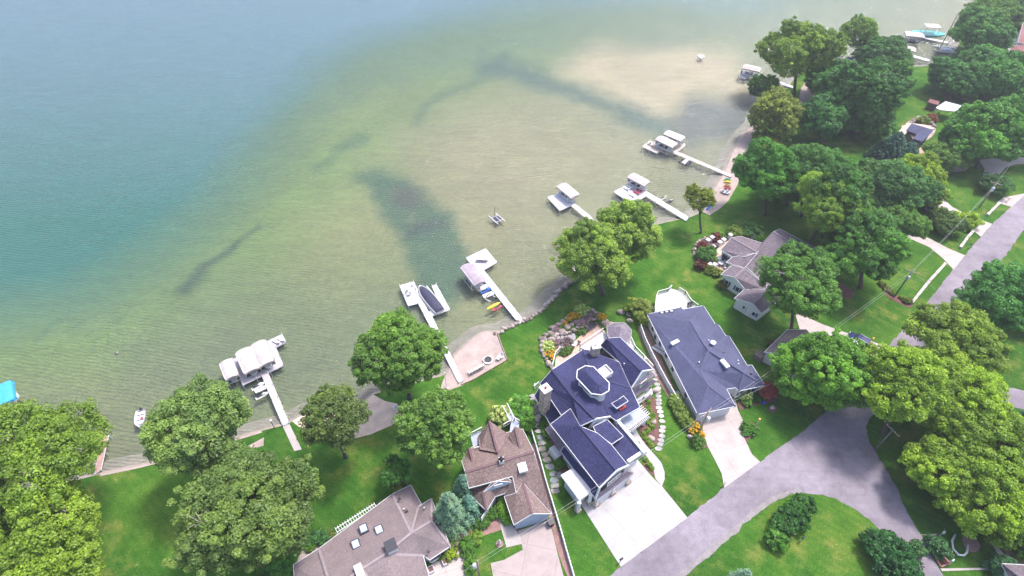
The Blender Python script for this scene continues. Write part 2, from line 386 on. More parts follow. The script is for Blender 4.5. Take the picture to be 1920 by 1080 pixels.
sheet('beach_terrace', [(1490, 196), (1498, 186), (1502, 165), (1515, 150), (1536, 156), (1534, 176), (1522, 200), (1500, 200)], .03, M_sand)
sheet('seawall_strip', [(188, 889), (260, 874), (330, 856), (410, 832), (490, 808), (492, 811), (410, 836), (330, 860), (260, 878), (188, 893)], .03, M_sand)
# planting beds
bedz = [.036]
def bed(pts, m=None, sm=3):
    bedz[0] += .0005
    return sheet('planting_bed', pts, bedz[0], m or M_mulch, sm)
bed([(1206, 752), (1222, 742), (1232, 760), (1234, 790), (1236, 820), (1228, 836), (1215, 838), (1203, 822), (1196, 800), (1200, 770)])
bed([(1205, 874), (1209, 858), (1219, 868), (1227, 880), (1229, 896), (1222, 889)], None, 0)
bed([(1262, 752), (1272, 752), (1290, 778), (1312, 800), (1322, 828), (1326, 838), (1306, 840), (1288, 810), (1270, 780)])
bed([(1383, 755), (1392, 742), (1410, 738), (1452, 735), (1455, 752), (1430, 758), (1402, 762), (1390, 770)])
bed([(1396, 792), (1410, 792), (1423, 803), (1420, 815), (1404, 823), (1400, 830), (1392, 812)])
bed([(1440, 766), (1447, 759), (1457, 764), (1455, 772), (1444, 773)])
bed([(1646, 530), (1660, 534), (1682, 556), (1710, 568), (1706, 577), (1688, 570), (1664, 556)])
bed([(1030, 822), (1042, 812), (1062, 830), (1068, 855), (1060, 890), (1045, 880), (1040, 850)])
bed([(840, 1000), (868, 990), (905, 985), (926, 960), (944, 945), (952, 985), (920, 1000), (905, 1005), (890, 1010), (880, 1030), (870, 1040), (855, 1020)], M_redmulch)
bed([(962, 985), (972, 985), (976, 1002), (966, 1004)])
bed([(1000, 830), (1012, 860), (1030, 930), (1042, 980), (1060, 1030), (1078, 1085), (1066, 1085), (1046, 1035), (1034, 985), (1015, 910), (998, 850)], M_redmulch, 2)
bed([(1213, 700), (1222, 700), (1235, 715), (1250, 740), (1262, 760), (1272, 752), (1258, 715), (1230, 650), (1216, 620), (1203, 610), (1196, 622), (1216, 668)], M_redmulch, 2)
bed([(1300, 470), (1310, 452), (1330, 445), (1352, 444), (1368, 450), (1350, 470), (1330, 480), (1340, 498), (1330, 506), (1308, 500)])
bed([(1808, 1000), (1820, 992), (1830, 1010), (1838, 1025), (1828, 1036), (1812, 1030), (1804, 1014)], M_redmulch)
bed([(1741, 1026), (1748, 1024), (1780, 1058), (1762, 1062)], None, 0)
bed([(1870, 1012), (1890, 1020), (1925, 1050), (1925, 1064), (1900, 1060)], M_redmulch)
bed([(565, 1035), (600, 1005), (640, 1000), (655, 1002), (600, 1045), (560, 1060)], M_sand)
bed([(738, 915), (752, 908), (766, 915), (745, 935)], M_redmulch)
bed([(1702, 228), (1735, 222), (1755, 240), (1740, 262), (1710, 262)], M_sand)
bed([(1775, 312), (1792, 306), (1814, 310), (1810, 320), (1785, 322)], M_sand)
bed([(1530, 500), (1555, 520), (1600, 545), (1590, 560), (1540, 550), (1510, 520)])
# patios
M_patio = mat_stone('patio_flag', (.50, .33, .27), (.62, .45, .38), .6)
sheet('patio', [(1040, 690), (1042, 672), (1060, 652), (1082, 636), (1108, 612), (1118, 604), (1130, 612), (1136, 628), (1120, 650), (1080, 668)], .06, M_patio)
sheet('terrace', [(1325, 497), (1335, 480), (1348, 462), (1365, 452), (1384, 446), (1400, 455), (1385, 500), (1356, 515), (1340, 512)], .06, M_patio)
sheet('pool_deck', [(1690, 236), (1702, 232), (1712, 245), (1722, 270), (1735, 290), (1728, 300), (1708, 280), (1692, 256)], .06, M_patio)
sheet('far_terrace', [(1888, 82), (1900, 72), (1920, 78), (1920, 92), (1890, 94)], .06, M_walk)

# ---- lake bed (colour map of sand, weeds and deep basin, sky reflection painted into its far end) and water
def segd(X, Y, poly):
    d = np.full(X.shape, 1e9)
    for (x0, y0), (x1, y1) in zip(poly[:-1], poly[1:]):
        vx, vy = x1-x0, y1-y0; t = np.clip(((X-x0)*vx+(Y-y0)*vy)/(vx*vx+vy*vy+1e-9), 0, 1)
        d = np.minimum(d, np.hypot(X-x0-t*vx, Y-y0-t*vy))
    return d
def inside(X, Y, poly):
    r = np.zeros(X.shape, bool); n = len(poly)
    for i in range(n):
        x0, y0 = poly[i]; x1, y1 = poly[(i+1) % n]
        if y0 == y1: continue
        c = ((y0 > Y) != (y1 > Y)) & (X < (x1-x0)*(Y-y0)/(y1-y0)+x0); r ^= c
    return r
def soft(X, Y, poly, w):         # 1 inside, fading over w photo pixels of ground
    d = segd(X, Y, poly+[poly[0]]); s = np.where(inside(X, Y, poly), d, -d)
    return np.clip(s/w*.5+.5, 0, 1)
def vnoise(X, Y, sc, seed):
    rs = np.random.RandomState(seed); g = rs.rand(64, 64); x = X/sc; y = Y/sc
    xi = np.floor(x).astype(int); yi = np.floor(y).astype(int); fx = x-xi; fy = y-yi
    fx = fx*fx*(3-2*fx); fy = fy*fy*(3-2*fy); a = lambda i, j: g[(xi+i) % 64, (yi+j) % 64]
    return (a(0, 0)*(1-fx)+a(1, 0)*fx)*(1-fy)+(a(0, 1)*(1-fx)+a(1, 1)*fx)*fy
def fbm(X, Y, sc, seed):
    return sum(vnoise(X, Y, sc/2**k, seed+k)*.5**k for k in range(5))/1.94
xs = np.concatenate([[-3000, -1200, -600], np.arange(-300, 330, 1.5), [420, 700, 1500, 3000]])
ys = np.concatenate([[-300, -60], np.arange(10, 250, 1.25), np.arange(250, 420, 2.5), [520, 800, 1500, 3000]])
GX, GY = np.meshgrid(xs, ys); shape = GX.shape
deep_line = [(-600, 700), (-200, 640), (0, 590), (110, 570), (200, 530), (290, 480), (370, 420), (440, 350), (500, 285), (545, 215), (610, 150), (690, 105), (800, 78), (930, 50), (1120, 32), (1400, 16), (1700, -25), (1900, -120), (2200, -420), (2200, -2000), (-3000, -2000), (-3000, 700)]  # far stretch runs over shallows so the painted blue haze covers them
def topx(X, Y, Z):
    dx, dy, dz = X, Y, Z-H; w = dy*CP-dz*SP; w = np.maximum(w, 1.0); return 960+F*dx/w, 540-F*(dy*SP+dz*CP)/w
PX, PY = topx(GX, GY, np.full(shape, -1.3))
PX = np.clip(PX, -6000, 6000); PY = np.clip(PY, -900, 4000)
wob = (fbm(GX, GY, 30, 3)-.5)*50; wob2 = (fbm(GX, GY, 30, 11)-.5)*50
QX, QY = PX+wob, PY+wob2
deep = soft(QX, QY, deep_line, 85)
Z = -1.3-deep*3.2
c = lambda *a: np.array(a, float)
def lay(col, f, cc): return col*(1-f[..., None])+np.array(cc)*f[..., None]
n1 = fbm(GX, GY, 22, 21); n2 = fbm(GX, GY, 7, 31); n3 = fbm(GX, GY, 45, 41)
col = np.zeros(shape+(3,))+c(.190, .225, .085)
# towards the shore: browner / greyer sand
near = soft(QX, QY, [(-400, 760), (250, 690), (450, 640), (560, 640), (800, 560), (900, 420), (1000, 260), (1200, 170), (1500, 60), (1800, -40), (2400, -100), (2400, 1400), (-400, 1400)], 190)
col = lay(col, near, (.232, .208, .125))
warm = soft(QX, QY, [(560, 420), (690, 350), (700, 250), (860, 180), (1020, 230), (1130, 330), (1010, 480), (960, 560), (880, 560), (800, 520), (730, 480), (640, 500)], 110)
col = lay(col, warm*.8, (.315, .265, .145))
green = soft(QX, QY, [(-200, 610), (150, 590), (380, 470), (520, 330), (640, 210), (800, 120), (1000, 40), (1040, 110), (860, 220), (700, 300), (560, 430), (400, 560), (200, 680), (0, 730), (-200, 740)], 70)
col = lay(col, green*.7, (.170, .245, .070))
beige = soft(QX, QY, [(1040, 125), (1120, 95), (1290, 82), (1370, 100), (1420, 160), (1395, 190), (1295, 185), (1262, 205), (1240, 233), (1190, 215), (1120, 170)], 26)
mid = soft(QX, QY, [(780, 250), (900, 190), (1010, 200), (1080, 300), (980, 380), (860, 330)], 70)
col = lay(col, beige, (.50, .38, .27)); fieldb = soft(QX, QY, [(770, 270), (860, 200), (960, 170), (1060, 200), (1180, 250), (1240, 300), (1150, 340), (1010, 430), (900, 440), (850, 370)], 60); col = lay(col, fieldb*.75, (.345, .285, .185))
greyb = soft(QX, QY, [(230, 640), (420, 560), (560, 620), (760, 600), (700, 700), (560, 760), (420, 780), (300, 720)], 110)
col = lay(col, greyb*.45, (.125, .150, .115))
col *= (.90+.22*n2+.0*n1)[..., None]; col *= (.86+.28*n1)[..., None]
teal = c(.034, .100, .062)
def streak(poly, w, f, cc=teal, jit=0.6, s=5):
    global col
    d = segd(QX, QY, poly)+(fbm(GX, GY, 9, s)-.5)*w*jit*2; col = lay(col, np.clip(1.15-d/w, 0, 1)*f, cc)
def patch(poly, w, f, cc=teal):
    global col
    nn_ = fbm(GX, GY, 4.5, 61)-.5; n4 = fbm(GX, GY, 3, 71); col = lay(col, soft(PX+wob*.15+nn_*34, PY+wob2*.15+(n2-.5)*26, poly, w*.7)*f*np.clip(.55+.9*n4, 0, 1), cc)
patch([(665, 322), (712, 316), (765, 335), (805, 370), (850, 408), (862, 450), (878, 490), (882, 540), (860, 575), (800, 570), (785, 530), (770, 490), (745, 440), (712, 395), (690, 358)], 18, .85)
patch([(735, 350), (780, 352), (800, 380), (770, 392), (735, 380)], 14, .6, (.095, .055, .058))
patch([(755, 425), (800, 412), (835, 410), (838, 428), (790, 440), (765, 446)], 12, .6, (.04, .04, .05))
streak([(338, 550), (356, 534), (372, 520)], 20, .8, (.040, .062, .050)); streak([(385, 505), (418, 488), (434, 474)], 9, .65, (.040, .062, .050))
streak([(434, 474), (460, 455), (482, 438)], 6, .5, (.040, .062, .050))
streak([(590, 322), (618, 308), (650, 280), (690, 262)], 13, .5)
streak([(908, 112), (960, 128), (1040, 150), (1120, 195), (1200, 228), (1250, 246)], 27, .9, (.055, .110, .085)); streak([(940, 100), (905, 125), (860, 150), (800, 195), (790, 225)], 16, .45)
patch([(1250, 240), (1295, 186), (1350, 188), (1400, 196), (1420, 215), (1410, 250), (1340, 262), (1290, 268)], 26, .8, (.065, .072, .105))
streak([(170, 640), (210, 600), (216, 575)], 5, .35); streak([(60, 640), (90, 600), (120, 585)], 6, .3); streak([(110, 625), (150, 595)], 5, .3)
col = lay(col, deep, c(.030, .155, .130)); col = lay(col, np.clip(deep*2-1, 0, 1)*np.clip((400-PY)/400, 0, 1)*.9, c(.150, .255, .360))  # second layer paints pale sky reflection and haze into the distant bed colour
shal = (1-deep)[..., None]; col = col*(1-shal*.08)*(1+shal*(np.array([.99, 1.03, .96])-1))
me = bpy.data.meshes.new('lake_bed'); nx, ny = len(xs), len(ys)
V = np.stack([GX, GY, Z], -1).reshape(-1, 3)
me.vertices.add(len(V)); me.vertices.foreach_set('co', V.ravel())
ii, jj = np.meshgrid(np.arange(nx-1), np.arange(ny-1)); a = (jj*nx+ii).ravel(); Fq = np.stack([a, a+1, a+nx+1, a+nx], -1)
me.loops.add(Fq.size); me.loops.foreach_set('vertex_index', Fq.ravel().astype(np.int32))
me.polygons.add(len(Fq)); me.polygons.foreach_set('loop_start', (np.arange(len(Fq))*4).astype(np.int32)); me.update(calc_edges=True)
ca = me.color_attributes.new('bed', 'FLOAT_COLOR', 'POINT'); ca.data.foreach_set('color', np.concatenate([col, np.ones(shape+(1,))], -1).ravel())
m, nt, b = newmat('lake_bed_sand'); at = N(nt, 'ShaderNodeAttribute'); at.attribute_name = 'bed'; g = geo(nt)
f1 = noise(nt, .9, 5, .7, g); k = ramp(nt, f1.outputs[0], [(.25, (.80,)*3), (.75, (1.22,)*3)]).outputs[0]
mp = N(nt, 'ShaderNodeMapping'); mp.inputs['Rotation'].default_value = (0, 0, R(25)); mp.inputs['Scale'].default_value = (.25, 1.3, 1); nt.links.new(g, mp.inputs[0])
f2 = noise(nt, .5, 4, .6, mp.outputs[0]); k2 = ramp(nt, f2.outputs[0], [(.3, (.90,)*3), (.7, (1.1,)*3)]).outputs[0]
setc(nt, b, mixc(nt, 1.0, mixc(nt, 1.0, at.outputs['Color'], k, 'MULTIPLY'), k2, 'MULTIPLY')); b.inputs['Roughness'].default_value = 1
b.inputs['Specular IOR Level'].default_value = 0
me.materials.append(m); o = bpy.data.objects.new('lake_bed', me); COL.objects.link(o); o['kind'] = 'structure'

def mat_water():
    m = bpy.data.materials.new('lake_water'); m.use_nodes = True; nt = m.node_tree; nt.nodes.clear()
    out = N(nt, 'ShaderNodeOutputMaterial'); g = geo(nt)
    w = N(nt, 'ShaderNodeTexWave'); w.inputs['Scale'].default_value = .42; w.inputs['Distortion'].default_value = 7
    w.inputs['Detail'].default_value = 3; w.inputs['Detail Scale'].default_value = .35
    mp = N(nt, 'ShaderNodeMapping'); mp.inputs['Rotation'].default_value = (0, 0, R(100)); nt.links.new(g, mp.inputs[0]); nt.links.new(mp.outputs[0], w.inputs['Vector'])
    mp2 = N(nt, 'ShaderNodeMapping'); mp2.inputs['Rotation'].default_value = (0, 0, R(-20)); mp2.inputs['Scale'].default_value = (.45, 1.6, 1); nt.links.new(g, mp2.inputs[0])
    n1 = noise(nt, 1.3, 4, .6, mp2.outputs[0], .5); n2 = noise(nt, 5, 2, .5, g)
    ad = N(nt, 'ShaderNodeMath'); ad.operation = 'MULTIPLY_ADD'; ad.inputs[1].default_value = .42; nt.links.new(w.outputs[1], ad.inputs[0]); nt.links.new(n1.outputs[0], ad.inputs[2])
    ad2 = N(nt, 'ShaderNodeMath'); ad2.operation = 'MULTIPLY_ADD'; ad2.inputs[1].default_value = .25; nt.links.new(n2.outputs[0], ad2.inputs[0]); nt.links.new(ad.outputs[0], ad2.inputs[2])
    bp = N(nt, 'ShaderNodeBump'); bp.inputs['Strength'].default_value = .55; bp.inputs['Distance'].default_value = .5; nt.links.new(ad2.outputs[0], bp.inputs['Height'])
    tr = N(nt, 'ShaderNodeBsdfTransparent'); tr.inputs[0].default_value = (.93, .99, .97, 1)
    df = N(nt, 'ShaderNodeBsdfDiffuse'); df.inputs[0].default_value = (.30, .42, .42, 1)
    gl = N(nt, 'ShaderNodeBsdfGlossy'); gl.inputs['Roughness'].default_value = .11; nt.links.new(bp.outputs[0], gl.inputs['Normal'])
    fr = N(nt, 'ShaderNodeFresnel'); fr.inputs['IOR'].default_value = 1.42; nt.links.new(bp.outputs[0], fr.inputs['Normal'])
    m1 = N(nt, 'ShaderNodeMixShader'); m1.inputs[0].default_value = .07; nt.links.new(tr.outputs[0], m1.inputs[1]); nt.links.new(df.outputs[0], m1.inputs[2])
    m2 = N(nt, 'ShaderNodeMixShader'); nt.links.new(fr.outputs[0], m2.inputs[0]); nt.links.new(m1.outputs[0], m2.inputs[1]); nt.links.new(gl.outputs[0], m2.inputs[2])
    nt.links.new(m2.outputs[0], out.inputs[0]); return m
mb = MB(); mb.poly([(-3000, -60, WL), (3000, -60, WL), (3000, 3000, WL), (-3000, 3000, WL)]); struct('lake', mb, mat_water())

# ---- light, sky, camera
SUN_AZ = math.atan2(.79, .61); SUN_EL = R(65)
w = bpy.data.worlds.new('World'); SC.world = w; w.use_nodes = True; nt = w.node_tree
sk = N(nt, 'ShaderNodeTexSky'); sk.sky_type = 'NISHITA'; sk.sun_disc = False; sk.sun_elevation = SUN_EL; sk.sun_rotation = SUN_AZ
sk.air_density = 1.0; sk.dust_density = 3.5; sk.ozone_density = 1.0
nt.links.new(sk.outputs[0], nt.nodes['Background'].inputs[0]); nt.nodes['Background'].inputs[1].default_value = .15
sl = bpy.data.lights.new('sun', 'SUN'); sl.energy = 2.0; sl.angle = R(9); sl.color = (1, .955, .90)
so = bpy.data.objects.new('sun', sl); COL.objects.link(so)
sd = Vector((math.cos(SUN_EL)*.79, math.cos(SUN_EL)*.61, math.sin(SUN_EL)))
so.rotation_euler = (-sd).to_track_quat('-Z', 'Y').to_euler(); so.location = (0, 0, 200)
# air: one closed box round camera and scene
hz = MB().box((0, 1400, 45), (5600, 3000, 98)); hm = bpy.data.materials.new('haze'); hm.use_nodes = True; ht = hm.node_tree; ht.nodes.clear()
ho = N(ht, 'ShaderNodeOutputMaterial'); hv = N(ht, 'ShaderNodeVolumePrincipled'); hv.inputs['Color'].default_value = (.90, .89, 1, 1); hv.inputs['Density'].default_value = HAZE; hv.inputs['Anisotropy'].default_value = .3
ht.links.new(hv.outputs[0], ho.inputs['Volume'])
if HAZE: struct('haze', hz, hm, 'stuff')
cd = bpy.data.cameras.new('camera'); cam = bpy.data.objects.new('camera', cd); COL.objects.link(cam)
cam.location = (0, 0, H); cam.rotation_euler = (math.pi/2-PITCH, 0, 0); cd.sensor_width = 36; cd.lens = 36*F/1920; cd.clip_end = 6000
SC.camera = cam
SC.view_settings.view_transform = 'Standard'; SC.view_settings.look = 'None'; SC.view_settings.exposure = 1.10; SC.view_settings.gamma = 1
SC.cycles.max_bounces = 6; SC.cycles.transparent_max_bounces = 8; SC.cycles.diffuse_bounces = 3; SC.cycles.glossy_bounces = 2
# ================================================================ houses
M_navy = mat_shingle('navy_shingle', (.044, .046, .112)); M_slate = mat_shingle('slate_shingle', (.090, .096, .168), .2)
M_brown = mat_shingle('brown_shingle', (.200, .145, .138)); M_mauve = mat_shingle('mauve_shingle', (.205, .165, .172), .16)
M_purple = mat_shingle('grey_shingle', (.170, .140, .165)); M_redroof = mat_shingle('red_shingle', (.26, .13, .13)); M_tan = mat_shingle('taupe_shingle', (.19, .155, .155))
M_white = simple('white_paint', (.66, .66, .69), .5, .05); M_sidw = mat_siding('white_siding', (.72, .71, .72)); M_sidb = mat_siding('blue_siding', (.30, .38, .52))
M_sidg = mat_siding('grey_siding', (.52, .56, .64)); M_sidc = mat_siding('brown_siding', (.20, .13, .13)); M_brick = mat_stone('stone_veneer', (.34, .26, .23), (.60, .50, .42), 2.6)
M_metal = simple('metal_roof', (.22, .18, .23), .65, .15, 1.0, .3); M_flat = simple('grey_membrane', (.36, .40, .50), .7, .12, .6, 0, .08)
M_wdeck = simple('white_deck', (.60, .58, .61), .6, .06); M_glass = simple('window_glass', (.035, .05, .085), .08, .3, .6); M_sky = simple('skylight_glass', (.42, .50, .66), .1, .15, 1)
M_dark = simple('dark_metal', (.035, .035, .05), .4); M_black = simple('black_plastic', (.03, .03, .035), .5); M_red = simple('red_paint', (.50, .04, .05), .5)
M_shut = simple('blue_shutter', (.06, .09, .20), .5); M_wood = simple('weathered_wood', (.34, .25, .22), .8, .25, 2, .2); M_terr = simple('brick_skirt', (.22, .10, .10), .9, .3, 3)

ONL = {}
class House:
    def __init__(s, name, label, cat, c, group=None):
        s.t = thing(name, label, cat, P(*c), 0, group); s.pts = {}
    def part(s, name, mb, m, parent=None, label=None):
        o = mkobj(name, mb, m, None, parent or s.t, True)
        if label: o['label'] = label
        return o
    def roof(s, planes, m, trim=M_white, th=.22, name='roof', caps=True, closed=()):
        """planes: lists of (px, py, z); the edges used once get a white fascia, the shared ones a ridge cap"""
        mb = MB(); E = {}
        key = lambda p: (round(p[0], 1), round(p[1], 1), round(p[2], 2))
        for pl in planes:
            w = [P(*p) for p in pl]
            nrm = sum(((w[i]-w[0]).cross(w[(i+1) % len(w)]-w[0]) for i in range(1, len(w)-1)), Vector())
            if nrm.z < 0: pl = pl[::-1]; w = w[::-1]; nrm = -nrm
            nrm.normalize()
            # star triangulation is unsafe for concave outlines: one n-gon on top, one below
            mb.add([tuple(v) for v in w], [tuple(range(len(w)))]); mb.add([(v.x, v.y, v.z-th) for v in w], [tuple(range(len(w)))[::-1]])
            for i in range(len(pl)):
                a, b = key(pl[i]), key(pl[(i+1) % len(pl)]); k = (a, b) if a < b else (b, a)
                E.setdefault(k, []).append((P(*a), P(*b), nrm))
        r = s.part(name, mb, m); fm = MB(); cm = MB()
        for k, L in E.items():
            a, b = L[0][0], L[0][1]
            if len(L) == 1:
                if k in closed: continue
                dz = Vector((0, 0, -th/2+.03)); fm.bar(a+dz, b+dz, .07, th)
            else:
                mean = (L[0][2]+L[1][2]).normalized(); mid = (a+b)/2
                if caps and (a.z > 3.4 or b.z > 3.4): cm.bar(a+mean*.015, b+mean*.015, .34, .05, up=mean)
        if fm.f and trim: s.part('fascia', fm, trim, r)
        if cm.f: s.part('ridge_cap', cm, CAPM[m.name], r)
        return r
    def walls(s, loop, m, inset=.35, z0=-.05, drop=.2, name='wall', sub=None):
        """loop: (px, py, z) of the eaves, walked round; walls stand inside it"""
        w = [P(*p) for p in loop]; n = len(w)
        if mb_area(w) < 0: w = w[::-1]
        out = []
        for i in range(n):
            a, b, c_ = w[i-1], w[i], w[(i+1) % n]
            d1 = Vector((b.x-a.x, b.y-a.y)).normalized(); d2 = Vector((c_.x-b.x, c_.y-b.y)).normalized()
            n1 = Vector((-d1.y, d1.x)); n2 = Vector((-d2.y, d2.x)); k = n1+n2
            k = k/max(.35, k.length_squared/2) if k.length > .1 else n1
            out.append(Vector((b.x+k.x*inset, b.y+k.y*inset, b.z-drop)))
        mb = MB(); vs = [(v.x, v.y, z0) for v in out]+[tuple(v) for v in out]
        mb.add(vs, [(i, (i+1) % n, n+(i+1) % n, n+i) for i in range(n)])
        if sub: mb.add([(v.x, v.y, v.z) for v in out], [tuple(range(n))])
        o = s.part(name, mb, m); s.w = out; return o
    def win(s, a, b, t, z, w, h, shutters=False, parent=None, door=False, outw=.04, n=1):
        """window on the wall that runs from world point a to b (outside on the right of the walk)"""
        a = Vector((a[0], a[1], 0)); b = Vector((b[0], b[1], 0)); d = (b-a).normalized(); nn = Vector((d.y, -d.x, 0)); c_ = a+(b-a)*t+nn*outw; c_.z = z+h/2
        fr = MB(); up = Vector((0, 0, 1)); gl = MB()
        for sg in (-1, 1):
            fr.bar(c_+d*(sg*w/2)-up*h/2, c_+d*(sg*w/2)+up*h/2, .10, .10); fr.bar(c_-d*w/2+up*(sg*h/2), c_+d*w/2+up*(sg*h/2), .10, .10)
        for i in range(1, n): fr.bar(c_+d*(w*(i/n-.5))-up*h/2, c_+d*(w*(i/n-.5))+up*h/2, .08, .08)
        gl.bar(c_-d*w/2, c_+d*w/2, .05, h)
        if door:
            o = s.part('garage_door', gl, M_white if door == 'w' else M_sidb); pm = MB()
            for i in range(1, 4): pm.bar(c_-d*w/2+up*(h*(i/4-.5))+nn*.03, c_+d*w/2+up*(h*(i/4-.5))+nn*.03, .03, .04)
            s.part('panel_line', pm, M_flat, o); s.part('frame', fr, M_white, o); return o
        o = s.part('window', fr, M_white); s.part('pane', gl, M_glass, o)
        if shutters:
            for sg in (-1, 1): s.part('shutter', MB().bar(c_+d*(sg*(w/2+.28))-up*h/2, c_+d*(sg*(w/2+.28))+up*h/2, .36, .06, up=nn), M_shut, o)
        return o
CAPM = {}
for mm, cc in ((M_navy, (.040, .042, .105)), (M_slate, (.085, .09, .165)), (M_brown, (.15, .09, .10)), (M_mauve, (.28, .235, .255)), (M_purple, (.22, .185, .22)), (M_redroof, (.18, .09, .09)), (M_tan, (.19, .15, .16))):
    CAPM[mm.name] = simple(mm.name+'_cap', cc, .9)
def vents(hs, pts, z, kind='pipe'):
    for x, y, zz in pts:
        p = P(x, y, zz); mb = MB()
        if kind == 'pipe': mb.lathe((p.x, p.y, zz-.15), [(.09, 0), (.09, .5), (.11, .5), (.11, .55)], 8); hs.part('vent_pipe', mb, M_white)
        else: mb.box((p.x, p.y, zz+.12), (.45, .35, .28), .6, .8); hs.part('roof_vent', mb, M_dark)
def skylight(hs, x, y, z, w=1.1, l=1.3, rz=0, tilt=None, m=None, h=.22, fm=None):
    p = P(x, y, z); mb = MB(); mb.box((p.x, p.y, z), (w, l, h), rz); f = hs.part('skylight', mb, fm or M_dark)
    mb = MB(); mb.box((p.x, p.y, z+h/2+.012), (w-.3, l-.3, .03), rz); hs.part('pane', mb, m or M_sky, f)
def railing(hs, pts, m=M_white, h=1.0, gap=.22, name='railing', parent=None):
    mb = MB(); pts = [Vector(p) for p in pts]
    for a, b in zip(pts[:-1], pts[1:]):
        L = (b-a).length; n = max(1, int(L/gap))
        mb.bar(a+Vector((0, 0, h)), b+Vector((0, 0, h)), .12, .07); mb.bar(a+Vector((0, 0, .12)), b+Vector((0, 0, .12)), .06)
        for i in range(n+1):
            q = a+(b-a)*(i/n); mb.bar(q, q+Vector((0, 0, h)), .05 if i not in (0, n) else .14)
    return hs.part(name, mb, m, parent) if hs else mb

# ---------------------------------------- the slate roofed long house with the white deck
E_ = 3.0
A = (1213, 589, E_); B = (1277, 576, E_); B2 = (1281, 580, E_); C3 = (1319, 573, E_); D = (1342, 609, E_); D2 = (1347, 608, E_); E1 = (1361, 630, E_); E2 = (1367, 629.3, E_)
F1 = (1401, 685, E_); F2 = (1410, 684.4, E_); G = (1434.4, 722.7, E_); Hh = (1385.5, 733.3, E_); I = (1379, 727, E_); J = (1362.2, 729.5, E_); K = (1379.5, 761.7, E_); L = (1307.8, 777, E_)
V1 = (1262, 594.5, 4.3); R1 = (1295.6, 603.3, 5.6); R2 = (1328.9, 656.7, 6.0); Q1 = (1318.9, 642.7, 5.7); W = (1313.3, 694.4, 4.7); X = (1329, 723.3, 5.0); Y = (1395.6, 698.9, 4.9)
h = House('long_house', 'long single storey house with slate blue hipped roof and white deck', 'house', (1330, 690))
S1 = (1342, 612, E_)
h.roof([[A, V1, R1, Q1, R2, W, X, L], [A, B, V1], [B, B2, C3, R1, V1], [R1, C3, D, D2, Q1], [Q1, D2, E1, E2, R2], [R2, E2, F1, Y], [Y, F1, F2, G], [Y, G, Hh], [R2, Y, Hh, I, J, W], [W, J, K, X], [X, K, L]], M_slate, closed=())
h.walls([A, B, B2, C3, D, D2, E1, E2, F1, F2, G, Hh, I, J, K, L], M_sidw, .45)
w = h.w
def edge(hs, p, q):      # nearest wall corners to two photo points (at eave height)
    a = P(*p); b = P(*q); f = lambda v: min(hs.w, key=lambda c_: (c_.x-v.x)**2+(c_.y-v.y)**2); return f(a), f(b)
def winpx(hs, p, q, *a, **k):
    u, v = edge(hs, p, q)
    n = len(hs.w); iu = hs.w.index(u); iv = hs.w.index(v)
    if (iu+1) % n != iv:           # walk the loop in its own sense
        u, v = v, u; a = (1-a[0],)+a[1:]
    return hs.win(u, v, *a, **k)
for t, z_ in ((.10, 1.0), (.17, .3), (.27, .8), (.40, 1.0), (.54, .9), (.80, 1.0)): winpx(h, A, L, t, z_, 1.0, 1.2)
winpx(h, L, K, .5, .05, 5.2, 2.3, door='w'); winpx(h, Hh, G, .48, .9, 3.2, 1.3, n=3, shutters=True)
vents(h, [(1307, 638, 4.6), (1311, 672, 4.6), (1310, 681, 4.7), (1383, 678, 4.4), (1384, 684, 4.3), (1328, 640, 5.0)], 0)
for q in ((1286, 598, 4.7), (1292, 598, 4.8), (1356, 661, 4.9), (1359, 667, 4.8), (1318, 671, 5.0), (1409, 700, 4.2)): vents(h, [q], 0, 'box')
skylight(h, 1265.5, 642, 4.25, .7, 1.7, R(-60), h=.35, fm=M_white, m=M_white); skylight(h, 1359, 682, 5.5, .8, 1.8, R(25), h=.35, fm=M_white, m=M_white)
for q in ((1241, 586.5, 3.45), (1250, 584.7, 3.5), (1259, 583.2, 3.5)): skylight(h, q[0], q[1], q[2], .8, .7, R(10), h=.2)
p = P(1335.5, 647, 5.3); mb = MB(); mb.tube([(p.x, p.y, 5.2), (p.x, p.y, 5.9)], .04, 6); mb.lathe((p.x, p.y, 5.9), [(.05, 0), (.42, .12), (.5, .2)], 14); h.part('satellite_dish', mb, M_white)
# deck on the lake side
dk = [(1227, 584), (1229, 562), (1233, 552), (1252, 547), (1258, 541), (1272, 545), (1284, 552), (1295, 569), (1307, 577), (1280, 583)]
zd = 2.1; mb = MB(); mb.prism([tuple(P(x, y, zd).xy) for x, y in dk], zd-.25, zd); d = h.part('deck', mb, M_wdeck)
mb = MB(); cc = sum((P(x, y, zd) for x, y in dk), Vector())/len(dk); ins = [P(x, y, zd)*.96+cc*.04 for x, y in dk]
mb.prism([tuple(v.xy) for v in ins], 0, zd-.26); h.part('deck_skirt', mb, M_sidw, d)
railing(h, [P(x, y, zd) for x, y in dk[:5]], gap=.25, parent=d); railing(h, [P(x, y, zd) for x, y in dk[5:9]], gap=.25, parent=d)
for q in ((1291, 575), (1296, 573.5)):
    pp = P(q[0], q[1], zd); ch = thing('patio_chair', 'dark patio chair at the corner of the white deck, %s side' % ('left' if q[0] < 1293 else 'right'), 'chair', pp, .5)
    mb = MB(); mb.box((0, 0, .42), (.55, .55, .08)); mb.box((0, .27, .75), (.55, .07, .6)); mkobj('seat', mb, M_dark, None, ch)
    for sx in (-1, 1):
        for sy in (-1, 1): mkobj('leg', MB().bar((sx*.24, sy*.24, 0), (sx*.24, sy*.24, .4), .05), M_dark, None, ch)

